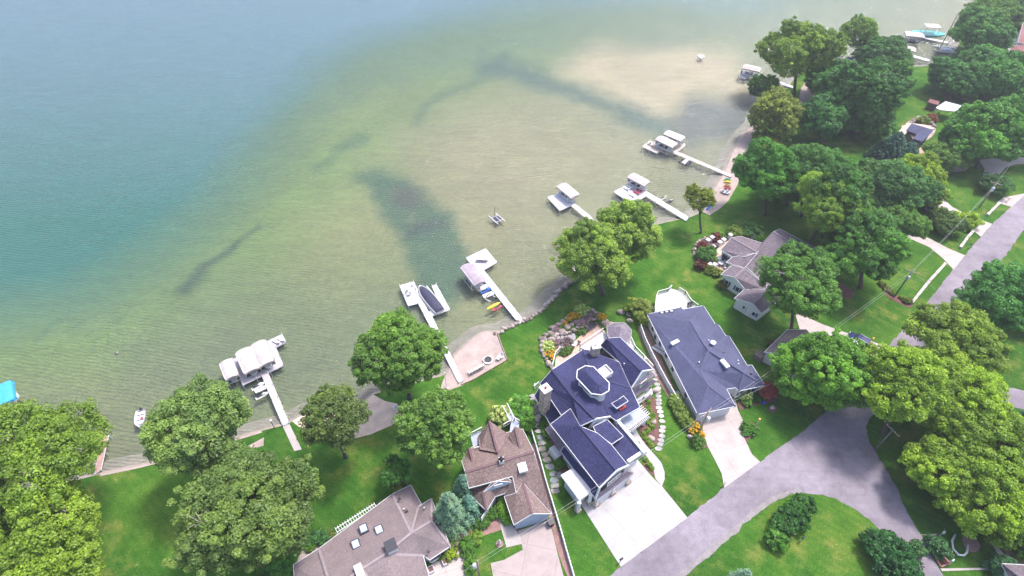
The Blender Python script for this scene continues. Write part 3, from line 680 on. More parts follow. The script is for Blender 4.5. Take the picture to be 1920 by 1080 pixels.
# ---------------------------------------- the big navy roofed house
Z1, Z2 = 3.2, 6.0
h = House('navy_house', 'large two storey house with navy shingle roof, octagonal cupola and stone chimneys', 'house', (1110, 830)); navy = h
a1 = lambda x, y, z: (1000+x/6, 560+y/6, z)
a2 = lambda x, y, z: (1000+x*.14815, 700+y*.14815, z)
a3 = lambda x, y, z: (1020+x/6, 800+y/6, z)
r0 = a1(210, 800, 8.2); r1 = a2(790, 580, 8.6); r05 = a2(500, 290, 8.4)
g0 = (1088, 799, 7.8); g1 = (1156.7, 882.5, 7.8)
lw = (1012, 719, 5.9); lw2 = (1052.6, 778.5, 5.9); ge0 = (1032, 796, 5.7); ge1 = (1124, 915, 5.7); val = (1069.6, 766, 7.0)
br = a2(975, 550, 5.9); gs = a2(700, 690, 6.0)
bk1 = (1080, 664, 5.9); bk2 = (1093, 655, 5.9); bk3 = (1103, 656, 5.9); bk4 = (1117, 662.5, 5.9)
cup = (1112, 706, 8.9)
wr0 = a1(830, 445, 8.2); wr1 = a1(1225, 820, 8.2); we0 = a1(975, 435, 6.1); we1 = a1(1355, 800, 6.1); wv0 = (1126, 648, 6.1); wv1 = (1161, 679, 7.3); wl1 = (1183, 727, 5.9)
rr = (1200, 763.7, 5.6); rl = (1155.6, 789, 5.6)
h.roof([[r0, lw, lw2, val, g0, r1, r05], [r0, r05, cup, bk2, bk1], [cup, bk2, bk3, bk4, wv1, wl1], [r05, r1, br, cup], [cup, wl1, rr, rl, br]], M_navy)
h.roof([[wr0, wr1, wl1, wv1, wv0], [wr0, we0, we1, wr1]], M_navy)
h.roof([[g0, val, ge0, ge1, g1], [g0, g1, (1178, 873, 5.8), (1146.7, 834, 5.9), (1120, 812, 7.2)]], M_navy)
h.roof([[(1112, 800, 7.5), (1139, 787, 5.9), (1169, 818, 5.9), (1147, 833, 5.9), (1118, 812, 7.2)]], M_navy, name='dormer_roof')
# gable faces
mb = MB(); P3 = lambda t, dz=0, dx=0: tuple(P(t[0], t[1], t[2]+dz)+Vector((dx, 0, 0)))
mb.poly([P3(g1, -.3), P3((1125.5, 913, 5.6), -.2), P3((1176.5, 872.5, 5.7), -.2)]); h.part('gable_wall', mb, M_sidg)
mb = MB(); mb.poly([P3(r1, -.25), P3((1104, 803, 6.4)), P3((1143, 783, 6.3), -.2)]); h.part('gable_wall', mb, M_sidg)
mb = MB(); mb.poly([P3(wr1, -.25), P3((1184, 726, 5.9)), P3((1224.5, 693, 6.0), -.1)]); h.part('gable_wall', mb, M_sidg)
# body
up = [(1014, 721, 5.6), (1040, 691, 5.6), (1080, 667, 5.6), (1093, 659, 5.6), (1117, 665, 5.6), (1136, 645, 5.6), (1161, 636, 5.6), (1222, 694, 5.6), (1186, 724, 5.4), (1197, 760, 5.2), (1157, 787, 5.2), (1167, 817, 5.4), (1149, 834, 5.4), (1176, 871, 5.4), (1124, 911, 5.3), (1034, 796, 5.3), (1050, 780, 5.5)]
h.walls(up, M_sidg, .45, drop=.1, name='upper_wall')
lowl = [(1002, 742, Z1), (1030, 728, Z1), (1068, 782, Z1), (1031, 796, Z1)]
h.roof([[(1002, 742, 3.0), (1014, 722, 4.6), (1054, 780, 4.6), (1031, 795, 3.0)]], M_navy, name='lower_roof')
h.walls([(1003, 743, 2.9), (1018, 728, 2.9), (1056, 784, 2.9), (1031, 794, 2.9)], M_sidg, .4)
h.roof([[(1051, 846, 3.1), (1058, 836, 4.4), (1126, 917, 4.4), (1118, 936, 3.1), (1108, 924, 3.1)]], M_navy, name='lower_roof')
h.walls([(1051, 846, 2.9), (1060, 838, 2.9), (1125, 918, 2.9), (1117, 935, 2.9)], M_sidg, .4)
# flat roofed part on the right with white parapet
z = 4.6; fl = [(1147, 834), (1158, 790), (1162, 796), (1204, 846), (1174, 864)]
mb = MB(); mb.prism([tuple(P(x, y, z).xy) for x, y in fl], z-.3, z); o = h.part('low_roof', mb, M_navy); mb = MB()
for q, r in zip(((1157, 789), (1206, 847)), ((1206, 847), (1177, 866))): mb.bar(P(q[0], q[1], z+.15), P(r[0], r[1], z+.15), .5, .6)
for q in ((1157, 789), (1206, 847)): pp = P(q[0], q[1], z+.3); mb.box((pp.x, pp.y, z+.3), (.8, .8, 1.1), .6)
h.part('parapet', mb, M_white, o)
h.walls([(1158, 790, z), (1204, 846, z), (1177, 865, z), (1147, 834, z)], M_sidg, .35, drop=.3)
winpx(h, (1204, 846, z), (1177, 865, z), .5, .05, 2.6, 2.2, door='w')
# metal awnings
def awn(pts, m=M_metal, ribs=12, name='metal_awning'):
    mb = MB(); q = [P(*p) for p in pts]; mb.poly(q); mb.add([(v.x, v.y, v.z-.12) for v in q], [(3, 2, 1, 0)])
    for i in range(ribs+1):
        t = i/ribs; mb.bar(q[0].lerp(q[3], t)+Vector((0, 0, .03)), q[1].lerp(q[2], t)+Vector((0, 0, .03)), .05, .06)
    for i in range(4): mb.bar(q[i]-Vector((0, 0, .06)), q[(i+1) % 4]-Vector((0, 0, .06)), .07, .16)
    return h.part(name, mb, m)
awn([(1119, 936, 3.0), (1124, 925, 3.9), (1174, 884, 3.9), (1187, 887, 3.0)], ribs=18)
awn([(1022, 804, 3.0), (1031, 797, 3.9), (1060, 838, 3.9), (1052, 848, 3.0)], ribs=12)
awn([(1177, 870, 3.9), (1175, 864, 4.4), (1206, 848, 4.4), (1209, 853, 3.9)], ribs=10)
awn([(1186, 748, 3.1), (1184, 735, 4.0), (1222, 711, 4.0), (1230, 715, 3.1)], ribs=10)
awn([(1184, 730, 5.6), (1187, 726, 6.0), (1222, 698, 6.0), (1228, 704, 5.6)], ribs=10)
# barge boards, brackets and front windows
for p_, q_ in ((g1, ge1), (g1, (1178, 873, 5.8)), (ge1, (1116, 935, 3.3)), (r1, (1104, 803, 6.4)), (r1, br), (wr1, we1), (wr1, (1185, 727, 5.9)), ((1104, 803, 6.4), (1136, 787, 6.2))): h.part('barge_board', MB().bar(P(*p_), P(*q_), .22, .3), M_white)
front = (P(1117, 936, 3.0), P(1178, 900, 3.0)); fa = P(1116, 946, 0); fb = P(1176, 903, 0)
mb = MB(); mb.bar(fa+Vector((0, 0, 1.4)), fb+Vector((0, 0, 1.4)), .3, 2.8); h.part('front_wall', mb, M_sidg)
for t in (.3, .70): h.win(fa, fb, t, .05, 3.0, 2.3, door='w', outw=.2)
for i, t in enumerate((.02, .50, .98)):
    q = fa.lerp(fb, t); mb = MB(); mb.box((q.x, q.y-.1, .45), (.95, .95, .9), .6); st = h.part('pillar', mb, M_brick); mb = MB(); mb.box((q.x, q.y-.1, 1.9), (.55, .55, 2.0), .6); h.part('post', mb, M_white, st)
u = Vector((fb-fa)).normalized(); c0 = P(1143, 905, 5.2)
for k in (-1.1, 0, 1.1): h.win(P(1127, 921, 4.5)+u*0, P(1172, 884, 4.5), .5+k*.16, 4.4, .9, 1.15)
h.win(P(1187, 740, 4), P(1220, 712, 4), .5, 4.6, 1.6, 1.2); h.win(P(1190, 752, 1), P(1222, 727, 1), .72, 1.0, 1.6, 1.2)
# cupola
cp = [(1097.5, 686), (1113, 688), (1142, 718), (1141.5, 732), (1128, 740), (1109, 737.5), (1081.7, 708), (1083, 694)]
zc = 10.2; cpw = [P(x, y, zc) for x, y in cp]; ra = P(1099, 698, 11.3); rb = P(1118, 718, 11.3); mb = MB()
n = 8; vs = cpw+[ra, rb]
mb.add(vs, [(0, 1, 8), (1, 2, 9, 8), (2, 3, 9), (3, 4, 9), (4, 5, 9), (5, 6, 8, 9), (6, 7, 8), (7, 0, 8)]); mb.f = [f[::-1] if (Vector(vs[f[1]])-Vector(vs[f[0]])).cross(Vector(vs[f[2]])-Vector(vs[f[0]])).z < 0 else f for f in mb.f]
cu = h.part('cupola', mb, M_navy); mb = MB()
for i in range(8): mb.bar(cpw[i]-Vector((0, 0, .12)), cpw[(i+1) % 8]-Vector((0, 0, .12)), .22, .28)
h.part('eave_trim', mb, M_white, cu)
cc = sum(cpw, Vector())/8; inn = [(v-cc)*.86+cc for v in cpw]; mb = MB(); mb.prism([tuple(v.xy) for v in inn], 6.8, zc-.1); h.part('cupola_wall', mb, M_white, cu); mb = MB()
for i in range(8):
    a_, b_ = inn[i], inn[(i+1) % 8]; d_ = (b_-a_); nn = Vector((d_.y, -d_.x, 0)).normalized()
    if nn.dot((a_+b_)/2-cc) < 0: nn = -nn
    s_ = nn*.03+Vector((0, 0, -.75)); mb.bar(a_+d_*.15+s_, b_-d_*.15+s_, .04, .75)
h.part('cupola_glass', mb, M_glass, cu)
# upper balcony
bq = [(1121, 695), (1136, 685), (1149, 699), (1134, 709)]; z = 8.6; mb = MB(); mb.prism([tuple(P(x, y, z).xy) for x, y in bq], z-1.6, z); o = h.part('roof_balcony', mb, M_wdeck); mb = MB(); bw = [P(x, y, z+.15) for x, y in bq]
for i in range(4): mb.bar(bw[i], bw[(i+1) % 4], .12, .5)
h.part('curb', mb, M_white, o)
# dormer
dq = [a2(1140, 285, 7.4), a2(1200, 350, 7.2), a2(1055, 445, 7.2), a2(990, 380, 7.4), a2(1080, 330, 7.9)]
h.roof([[dq[0], dq[1], dq[2], dq[3], dq[4]]], M_navy, name='dormer_roof', th=.3); h.walls([dq[0], dq[1], dq[2], dq[3]], M_white, .4, z0=5.5, name='dormer_wall')
winpx(h, dq[2], dq[1], .5, 5.9, 1.2, .8)
pb = P(1167, 765, 5.9); mb = MB(); mb.box((pb.x, pb.y, 5.9), (1.3, .4, .3), .6); h.part('flower_box', mb, M_red)
# chimneys
def chim(hs, x, y, zt, zb, sx, sy, rz, mb_, cap=M_white, flue=M_red):
    p = P(x, y, zt); mb = MB(); mb.box((p.x, p.y, (zt+zb)/2), (sx, sy, zt-zb), rz); c_ = hs.part('chimney', mb, mb_); mb = MB(); mb.box((p.x, p.y, zt+.08), (sx+.25, sy+.25, .18), rz); hs.part('cap', mb, cap, c_)
    mb = MB(); mb.lathe((p.x, p.y, zt+.15), [(.2, 0), (.2, .35), (.16, .35)], 8); hs.part('flue', mb, flue, c_)
chim(h, 1023, 729, 9.5, 3.0, 1.35, 1.35, .6, M_brick); chim(h, 1117, 648, 9.0, 2.5, 1.3, 1.3, .2, M_brick, flue=M_white)
vents(h, [(1082, 768, 7.4), (1086, 771.5, 7.2), (1170, 684, 7.4)], 0)
# terrace deck on the lake side, with balusters
z = 2.6; dq = [(1087, 651), (1130, 622), (1144, 630), (1122, 652), (1112, 662), (1096, 655)]; mb = MB(); mb.prism([tuple(P(x, y, z).xy) for x, y in dq], z-.3, z); o = h.part('terrace_deck', mb, M_wdeck); railing(h, [P(1087, 651, z), P(1130, 622, z)], gap=.3, parent=o)
for x, y in ((1088, 652), (1108, 638), (1129, 624), (1142, 631)): pp = P(x, y, z); h.part('deck_post', MB().bar((pp.x, pp.y, 0), (pp.x, pp.y, z-.3), .25), M_white, o)
z = 1.2; mb = MB(); q = [P(x, y, z) for x, y in ((1168, 640), (1180, 633), (1190, 655), (1206, 672), (1222, 690), (1214, 694), (1190, 672))]; mb.prism([tuple(v.xy) for v in q], z-.2, z); o = h.part('side_porch', mb, M_wdeck); railing(h, [P(1180, 633, z), P(1190, 655, z), P(1206, 672, z), P(1223, 691, z)], gap=.35, parent=o)
railing(h, [P(1035, 691, 2.7), P(1041, 668, 2.7), P(1050, 658, 2.7)], gap=.4, h=1.2)
railing(h, [P(1185, 762, .9), P(1206, 748, .9), P(1218, 742, .9)], gap=.3)
mb = MB(); q = [P(x, y, .8) for x, y in ((1186, 765), (1184, 752), (1222, 728), (1224, 738))]; mb.prism([tuple(v.xy) for v in q], 0, .8); h.part('porch_floor', mb, M_wdeck)
railing(h, [P(1003, 725, 3.2), P(1000, 731, 3.2), P(1010, 722, 3.2)], gap=.3)
# white fabric-like flat roof of the side garage
z = 3.4; q = [P(x, y, z) for x, y in ((1051, 891), (1073, 878), (1077, 880), (1107, 915), (1108, 923), (1086, 938))]; mb = MB(); mb.prism([tuple(v.xy) for v in q], z-.25, z); mb.prism([tuple((v+(q[0]-v)*.05+(q[3]-v)*.02).xy) for v in q], z, z+.06)
o = h.part('flat_roof', mb, M_wdeck); h.walls([(1053, 892, z), (1075, 881, z), (1107, 920, z), (1086, 936, z)], M_sidg, .4, drop=.3)
winpx(h, (1107, 920, z), (1086, 936, z), .5, .05, 2.6, 2.2, door='w')
for x, y in ((1086, 940), (1107, 925)): pp = P(x, y, 3.0); mb = MB(); mb.box((pp.x, pp.y-.2, .4), (.8, .8, .8), .6); s_ = h.part('pillar', mb, M_brick); h.part('post', MB().bar((pp.x, pp.y-.2, .8), (pp.x, pp.y-.2, 3.1), .5), M_white, s_)
# pergola over the front door
z = 3.0; pq = [P(x, y, z) for x, y in ((1160, 791), (1198.5, 764), (1213, 778.5), (1175, 807))]; mb = MB(); mb.prism([tuple(v.xy) for v in pq], z-.1, z); o = h.part('pergola_roof', mb, M_flat); mb = MB()
for i in range(15): t = i/14; mb.bar(pq[2].lerp(pq[3], t)+(pq[2]-pq[1]).normalized()*-.6, pq[2].lerp(pq[3], t)+(pq[2]-pq[1]).normalized()*.7, .09, .22)
for i in range(6): t = i/5; mb.bar(pq[1].lerp(pq[2], t)+(pq[1]-pq[0]).normalized()*-.3, pq[1].lerp(pq[2], t)+(pq[1]-pq[0]).normalized()*.7, .09, .22)
mb.bar(pq[2], pq[3], .15, .3); mb.bar(pq[0], pq[1], .15, .3); h.part('rafter', mb, M_white, o)
for t in (.05, .55): v = pq[2].lerp(pq[3], t); h.part('post', MB().bar((v.x, v.y, 0), (v.x, v.y, 2.8), .4), M_white, o)

# ---------------------------------------- gazebo
gz = P(1160, 624, 0); t = thing('gazebo', 'octagonal gazebo with ribbed metal roof beside the navy house', 'gazebo', P(1166, 634, 0)); z = 4.0
q = [(1137.5, 612), (1152, 605), (1172, 606), (1184, 619), (1183, 634), (1177, 640), (1160, 645), (1140, 631)]; qw = [P(x, y, z) for x, y in q]; ap = P(1160, 620, 5.6); c_ = sum(qw, Vector())/8; ap = Vector((c_.x, c_.y, 5.5))
mb = MB(); mb.add(qw+[ap], [(i, (i+1) % 8, 8) for i in range(8)]); rf = mkobj('roof', mb, M_metal, None, t, True); mb = MB()
for i in range(8):
    mb.bar(qw[i], ap, .07, .07); mb.bar(qw[i], qw[(i+1) % 8], .12, .2)
    for k in (.25, .5, .75): a_ = qw[i].lerp(qw[(i+1) % 8], k); mb.bar(a_, a_.lerp(ap, .8), .025, .03)
    for k in (.55,): mb.bar(qw[i].lerp(ap, k), qw[(i+1) % 8].lerp(ap, k), .08, .06)
mkobj('rib', mb, simple('grey_rib', (.30, .27, .31), .6), None, rf, True)
for v in qw: v2 = (v-c_)*.9+c_; mkobj('post', MB().bar((v2.x, v2.y, 1.0), (v2.x, v2.y, 4.0), .16), M_white, None, t, True)
mb = MB(); mb.prism([tuple(((v-c_)*.93+c_).xy) for v in qw], .7, 1.0); mkobj('floor', mb, M_wdeck, None, t, True)
mb = MB(); mb.prism([tuple(((v-c_)*.85+c_).xy) for v in qw], 0, .7); mkobj('base', mb, M_brick, None, t, True)

# ---------------------------------------- small brown roofed blue house
h = House('brown_house', 'brown roofed blue house with steep dormers between the spruces and the white fence', 'house', (950, 930)); b_ = lambda x, y, z: (840+x*.2222, 760+y*.2222, z)
rb_, rd = b_(145, 565, 6.8), b_(725, 390, 6.8); pa = b_(175, 700, 5.4); pc = b_(115, 470, 5.0); pe = b_(630, 200, 3.4); pf = b_(875, 915, 2.9); ph = b_(835, 790, 3.4)
k1 = b_(378, 645, 5.5); k2 = b_(545, 600, 5.4); k3 = b_(575, 740, 4.2)
gg = b_(630, 650, 4.6); gh = b_(712, 915, 4.6); gl_ = b_(475, 770, 2.9); gm = b_(555, 1010, 2.9)
h.roof([[rb_, pc, b_(200, 355, 3.6), b_(400, 250, 3.4), pe, rd], [rb_, rd, ph, pf, gg, k3, k2, k1, pa]], M_brown)
h.roof([[gg, k3, gl_, gm, gh], [gg, gh, pf]], M_brown)
bz = b_(350, 130, 6.2); bz2 = b_(420, 400, 6.2); h.roof([[bz, bz2, b_(268, 372, 4.9), b_(252, 262, 3.9)], [bz, bz2, b_(505, 285, 4.3), b_(498, 235, 3.6)]], M_brown, name='gable_roof', trim=None)
q1 = b_(565, 180, 5.6); q2 = b_(610, 360, 5.8); h.roof([[q1, q2, b_(555, 350, 5.1), b_(515, 250, 4.6)], [q1, q2, b_(640, 330, 5.3), b_(612, 190, 4.6)]], M_brown, name='dormer_roof', trim=None)
q1 = b_(180, 355, 5.5); q2 = b_(210, 480, 5.7); h.roof([[q1, q2, b_(150, 470, 4.9), b_(135, 405, 4.5)], [q1, q2, b_(235, 450, 5.2), b_(215, 370, 4.8)]], M_brown, name='dormer_roof', trim=None)
h.walls([pc, b_(252, 262, 3.4), b_(350, 135, 3.4), b_(498, 237, 3.4), pe, rd[:2]+(3.4,), ph, pf, gm, gl_, (945, 926, 2.8), k1[:2]+(4.0,), pa[:2]+(4.0,)], M_sidb, .4)
pk = b_(295, 735, 4.3); pr = b_(325, 890, 2.9); h.roof([[pa[:2]+(3.4,), b_(190, 760, 3.0), pr, pk, k1[:2]+(4.6,)], [pk, pr, b_(400, 770, 2.9), b_(475, 745, 3.0), b_(540, 650, 4.2), k1[:2]+(4.6,)]], M_brown, name='porch_roof')
h.roof([[b_(475, 745, 3.0), gl_, k3, k2, b_(540, 650, 4.2)]], M_brown, name='valley_roof', trim=None)
h.walls([b_(190, 760, 2.9), pr, b_(400, 770, 2.9), b_(330, 700, 2.9), b_(200, 720, 2.9)], M_sidb, .3, name='bay_wall')
sg = b_(425, 640, 5.6); h.roof([[sg, b_(300, 735, 4.3), b_(370, 650, 5.4)], [sg, b_(550, 650, 4.6), b_(500, 610, 5.4)]], M_brown, name='gable_roof', th=.15)
mb = MB(); mb.poly([P(*sg)-Vector((0, 0, .2)), P(*b_(305, 735, 4.2)), P(*b_(548, 655, 4.4))]); h.part('gable_wall', mb, M_sidb); winp = P(*b_(425, 672, 4.8)); mb = MB(); mb.box((winp.x, winp.y-.12, 4.8), (1.3, .1, .8), .3); h.part('window', mb, M_white)
mb = MB(); mb.poly([P(*gh)-Vector((0, 0, .3)), P(*gm)-Vector((0, 0, .2)), P(*pf)-Vector((0, 0, .2))]); h.part('gable_wall', mb, M_sidb)
winpx(h, gm, pf, .5, .05, 4.8, 2.2, door='w')
skylight(h, 840+628*.2222, 760+527*.2222, 6.0, 1.3, 1.5, R(14), h=.5, fm=M_white, m=M_white); vents(h, [b_(625, 447, 6.1), b_(708, 602, 4.6)], 0)
p = P(*b_(450, 470, 6.9)); mb = MB(); mb.box((p.x, p.y, 7.0), (.75, .75, 1.0), .2); c_ = h.part('roof_lantern', mb, M_white); mb = MB(); mb.tube([(p.x, p.y, 7.5), (p.x, p.y, 8.2)], [.55, .03], 4); h.part('cap', mb, M_dark, c_)
# balcony and rear walkway in pale blue-grey
z = 3.6; q = [b_(190, 262, z), b_(285, 210, z), b_(262, 375, z), b_(222, 385, z)]; mb = MB(); mb.prism([tuple(P(*v).xy) for v in q], z-.2, z); o = h.part('balcony', mb, M_flat); railing(h, [P(*b_(190, 262, z)), P(*b_(285, 212, z))], gap=.4, parent=o); railing(h, [P(*b_(262, 375, z)), P(*b_(222, 385, z))], gap=.3, parent=o)
z = 2.0; q = [b_(460, 30, z), b_(500, 12, z), b_(600, 150, z), b_(600, 200, z), b_(520, 225, z), b_(530, 150, z)]; mb = MB(); mb.prism([tuple(P(*v).xy) for v in q], z-.2, z); o = h.part('walkway', mb, M_flat); railing(h, [P(*q[0]), P(*q[5]), P(*b_(470, 185, z))], gap=.5, parent=o); railing(h, [P(*q[1]), P(*b_(560, 130, z)), P(*q[2])], gap=.5, parent=o)

# ---------------------------------------- mauve hip roofed house at the bottom
h = House('mauve_house', 'wide low house with mauve hipped roof, skylights and white trellis', 'house', (700, 1060)); d_ = lambda x, y, z: (480+x*.2222, 840+y*.2222, z)
hub = d_(1310, 715, 5.0); e1 = d_(315, 985, 2.9); e2 = d_(530, 848, 2.9); e3 = d_(1150, 388, 2.9); e4 = d_(1305, 312, 2.9); e5 = d_(1395, 470, 2.9); e6 = d_(1372, 495, 3.0); e7 = d_(1480, 425, 3.0); e8 = d_(1640, 830, 3.0); e9 = d_(1465, 945, 3.0); e10 = d_(1410, 905, 3.0); e11 = d_(1470, 1110, 3.0)
m1 = d_(1090, 895, 5.0); m2 = d_(890, 1020, 5.0); m3 = d_(640, 1200, 5.0); p1 = d_(1480, 615, 4.6); bot = (800, 1240, 3.0); botl = (560, 1240, 3.0)
h.roof([[e2, e3, hub, m1, m2, m3], [e1, e2, m3, botl], [e3, e4, e5, e6, hub], [e6, e7, p1, hub], [p1, e7, e8], [hub, p1, e8, e9, e10, m1], [m1, e10, e11, bot, m2], [m2, bot, botl, m3]], M_mauve)
h.walls([e1, e2, e3, e4, e5, e6, e7, e8, e9, e10, e11, bot, botl], M_sidw, .45)
winpx(h, e8, e9, .45, .8, 3.2, 1.1, n=2)
for x, y, zz in ((908, 680, 3.9), (1038, 690, 4.0), (842, 812, 3.9)): skylight(h, 480+x*.2222, 840+y*.2222, zz, 1.2, 1.35, R(28), h=.3)
p = P(*d_(1140, 830, 5.4)); mb = MB(); mb.box((p.x, p.y, 5.0), (1.4, 1.4, 1.6), R(28)); c_ = h.part('chimney', mb, M_white); mb = MB(); mb.box((p.x, p.y, 5.85), (1.6, 1.6, .14), R(28)); h.part('cap', mb, M_dark, c_)
p = P(*d_(880, 1060, 5.0)); mb = MB(); mb.box((p.x, p.y, 5.2), (1.0, 2.2, .9), R(28)); h.part('vent_box', mb, M_white)
for x, y in ((1210, 430), (1270, 535), (1390, 655), (1165, 945), (1455, 875), (1200, 1015), (1020, 852)): vents(h, [d_(x, y, 3.9)], 0, 'box')
vents(h, [d_(1250, 522, 3.8), d_(1422, 512, 3.9)], 0)
mb = MB(); ta, tb = P(*d_(690, 718, 2.7)), P(*d_(1020, 505, 2.7)); dv = (tb-ta).normalized(); nv = Vector((-dv.y, dv.x, 0))
mb.bar(ta+nv*.15, tb+nv*.15, .09, .12); mb.bar(ta+nv*.75, tb+nv*.75, .09, .12)
for i in range(17): q = ta.lerp(tb, i/16); mb.bar(q, q+nv*1.0, .08, .14)
h.part('trellis', mb, M_white)

# ---------------------------------------- grey roofed white ranch with terrace
h = House('ranch_house', 'rambling white walled house with grey purple roof and paved lakeside terrace', 'house', (1430, 520)); e_ = lambda x, y, z: (1290+x*.20374, 400+y*.20374, z)
mr0 = e_(785, 170, 6.0); mr1 = e_(1180, 395, 6.0); mbk = e_(845, 142, 4.9); mbr = e_(1185, 325, 4.2)
h.roof([[mr0, mbk, mbr, mr1], [mr0, mr1, e_(1080, 620, 3.0), e_(900, 760, 3.0), e_(740, 680, 3.0), e_(515, 475, 3.0), e_(685, 272, 3.0)]], M_purple)
h.roof([[e_(400, 225, 4.4), e_(300, 335, 3.0), e_(410, 402, 3.0), e_(520, 400, 4.0), e_(640, 360, 4.6)], [e_(400, 225, 4.4), e_(485, 210, 3.2), e_(690, 275, 3.1), e_(640, 360, 4.6)]], M_purple)
h.roof([[e_(350, 450, 3.0), e_(410, 400, 3.4), e_(640, 365, 4.6), e_(520, 505, 3.0)]], M_purple, name='side_roof')
g4 = e_(430, 588, 4.3); g4b = e_(520, 505, 4.3); h.roof([[g4, e_(302, 562, 2.9), e_(400, 480, 2.9), g4b], [g4, g4b, e_(740, 680, 4.0), e_(690, 700, 3.6), e_(523, 700, 2.9)]], M_purple, name='gable_roof')
g5 = e_(600, 832, 4.2); g5b = e_(740, 700, 4.2); h.roof([[g5, e_(425, 782, 2.8), e_(525, 693, 2.8), g5b], [g5, g5b, e_(850, 790, 3.0), e_(675, 922, 2.8)]], M_purple, name='gable_roof')
h.walls([e_(300, 335, 2.9), e_(400, 228, 2.9), e_(485, 212, 2.9), e_(685, 272, 2.9), e_(845, 145, 2.9), e_(1180, 330, 2.9), e_(1070, 620, 2.9), e_(900, 760, 2.9), e_(740, 680, 2.9), e_(520, 500, 2.9), e_(350, 452, 2.9), e_(410, 405, 2.9)], M_sidw, .4)
winpx(h, e_(300, 335, 2.9), e_(410, 405, 2.9), .5, .3, 2.6, 1.8, n=2)
h.walls([e_(302, 562, 2.8), e_(430, 590, 4.2), e_(523, 700, 2.8), e_(700, 690, 2.8), e_(520, 510, 2.8), e_(400, 482, 2.8)], M_sidw, .35)
for t_ in (.25, .75):
    a_ = edge(h, e_(302, 562, 2.8), e_(523, 700, 2.8)); h.win(a_[0], a_[1], t_, .9, .8, 1.2, shutters=True, outw=.1)
h.walls([e_(425, 782, 2.7), e_(600, 832, 4.1), e_(675, 922, 2.7), e_(850, 790, 2.7), e_(690, 700, 2.7), e_(525, 693, 2.7)], M_sidw, .35)
a_ = edge(h, e_(425, 782, 2.8), e_(675, 922, 2.8)); h.win(a_[0], a_[1], .38, 1.2, .5, .8, outw=.1); h.win(a_[0], a_[1], .72, .9, 1.5, 1.0, shutters=True, outw=.1, n=2)
vents(h, [e_(935, 232, 5.9), e_(955, 245, 5.8), e_(972, 256, 5.7), e_(990, 268, 5.6)], 0)

# ---------------------------------------- white garage half under the maple
h = House('white_garage', 'white sided detached garage with grey gable roof half under a green maple', 'garage', (1480, 680))
el, pk_, er = (1433, 660, 2.9), (1468, 664, 4.6), (1500, 700, 2.9); bl, bp_, brr = (1476, 618, 2.9), (1512, 618, 4.6), (1543, 648, 2.9)
h.roof([[el, pk_, bp_, bl], [pk_, er, brr, bp_]], M_tan); h.walls([el, pk_, er, brr, bp_, bl], M_sidw, .3)
a_ = edge(h, el, er); h.win(a_[0], a_[1], .5, 1.0, .9, 1.2, shutters=True, outw=.08)
h.part('side_shed', MB().box(tuple(P(1424, 668, .6)), (1.6, 1.6, 1.2), .7), M_tan)

# ---------------------------------------- distant houses
h = House('pool_house', 'small two level house with slate roof wrapped by a tan deck near dark spruces', 'house', (1715, 268)); f_ = lambda x, y, z: (1640+x*.20364, 120+y*.20364, z)
h.roof([[f_(340, 547, 4.8), f_(290, 610, 4.0), f_(395, 650, 4.0), f_(440, 575, 4.8)], [f_(440, 575, 5.4), f_(352, 688, 4.4), f_(440, 715, 4.4), f_(540, 605, 5.4)]], M_slate, trim=None)
h.walls([f_(340, 552, 3.9), f_(290, 612, 3.9), f_(352, 690, 4.2), f_(440, 715, 4.2), f_(540, 608, 4.2)], M_sidc, .3)
a_ = edge(h, f_(290, 612, 3.9), f_(395, 650, 3.9)); h.win(a_[0], a_[1], .5, 1.2, 2.4, 1.8, n=2, outw=.1)
a_ = edge(h, f_(352, 690, 4), f_(440, 715, 4)); h.win(a_[0], a_[1], .55, 2.2, 1.4, 1.0, outw=.1); h.win(a_[0], a_[1], .55, .5, 1.4, 1.0, outw=.1)
z = 1.2; mb = MB(); mb.prism([tuple(P(*f_(x, y, z)).xy) for x, y in ((215, 625), (300, 540), (470, 560), (560, 590), (420, 640), (350, 745), (270, 710))], z-.4, z); h.part('deck', mb, simple('tan_deck', (.55, .43, .36), .8))
h = House('pavilion', 'open pavilion with pale grey flat gable roof behind the slate roofed pool house', 'pavilion', (1778, 215))
h.roof([[f_(560, 405, 3.2), f_(650, 345, 3.6), f_(800, 385, 3.6), f_(735, 430, 3.2), f_(600, 425, 3.2)]], simple('pale_roof', (.52, .53, .60), .6)) if False else None
mb = MB(); q = [P(*f_(x, y, 3.2)) for x, y in ((560, 405), (650, 345), (800, 385), (745, 440), (600, 425))]; mb.prism([tuple(v.xy) for v in q], 3.1, 3.3); h.part('roof', mb, simple('pale_roof', (.52, .53, .60), .6))
for i in (0, 1, 2, 3): v = q[i]*.9+(sum(q, Vector())/5)*.1; h.part('post', MB().bar((v.x, v.y, 0), (v.x, v.y, 3.1), .25), M_white)
h = House('wooden_shed', 'low brown wooden shed in the tree shade beside the pavilion', 'shed', (1750, 200)); h.roof([[f_(490, 350, 2.2), f_(510, 318, 2.6), f_(600, 345, 2.6), f_(585, 378, 2.2)]], M_redroof, trim=None); h.walls([f_(490, 350, 2.1), f_(510, 320, 2.1), f_(600, 347, 2.1), f_(585, 376, 2.1)], M_sidc, .15)
h = House('red_roof_house', 'grey house with reddish roof cut off by the right edge of the view', 'house', (1912, 112)); s6 = lambda x, y, z: (1600+x/6, y/6, z)
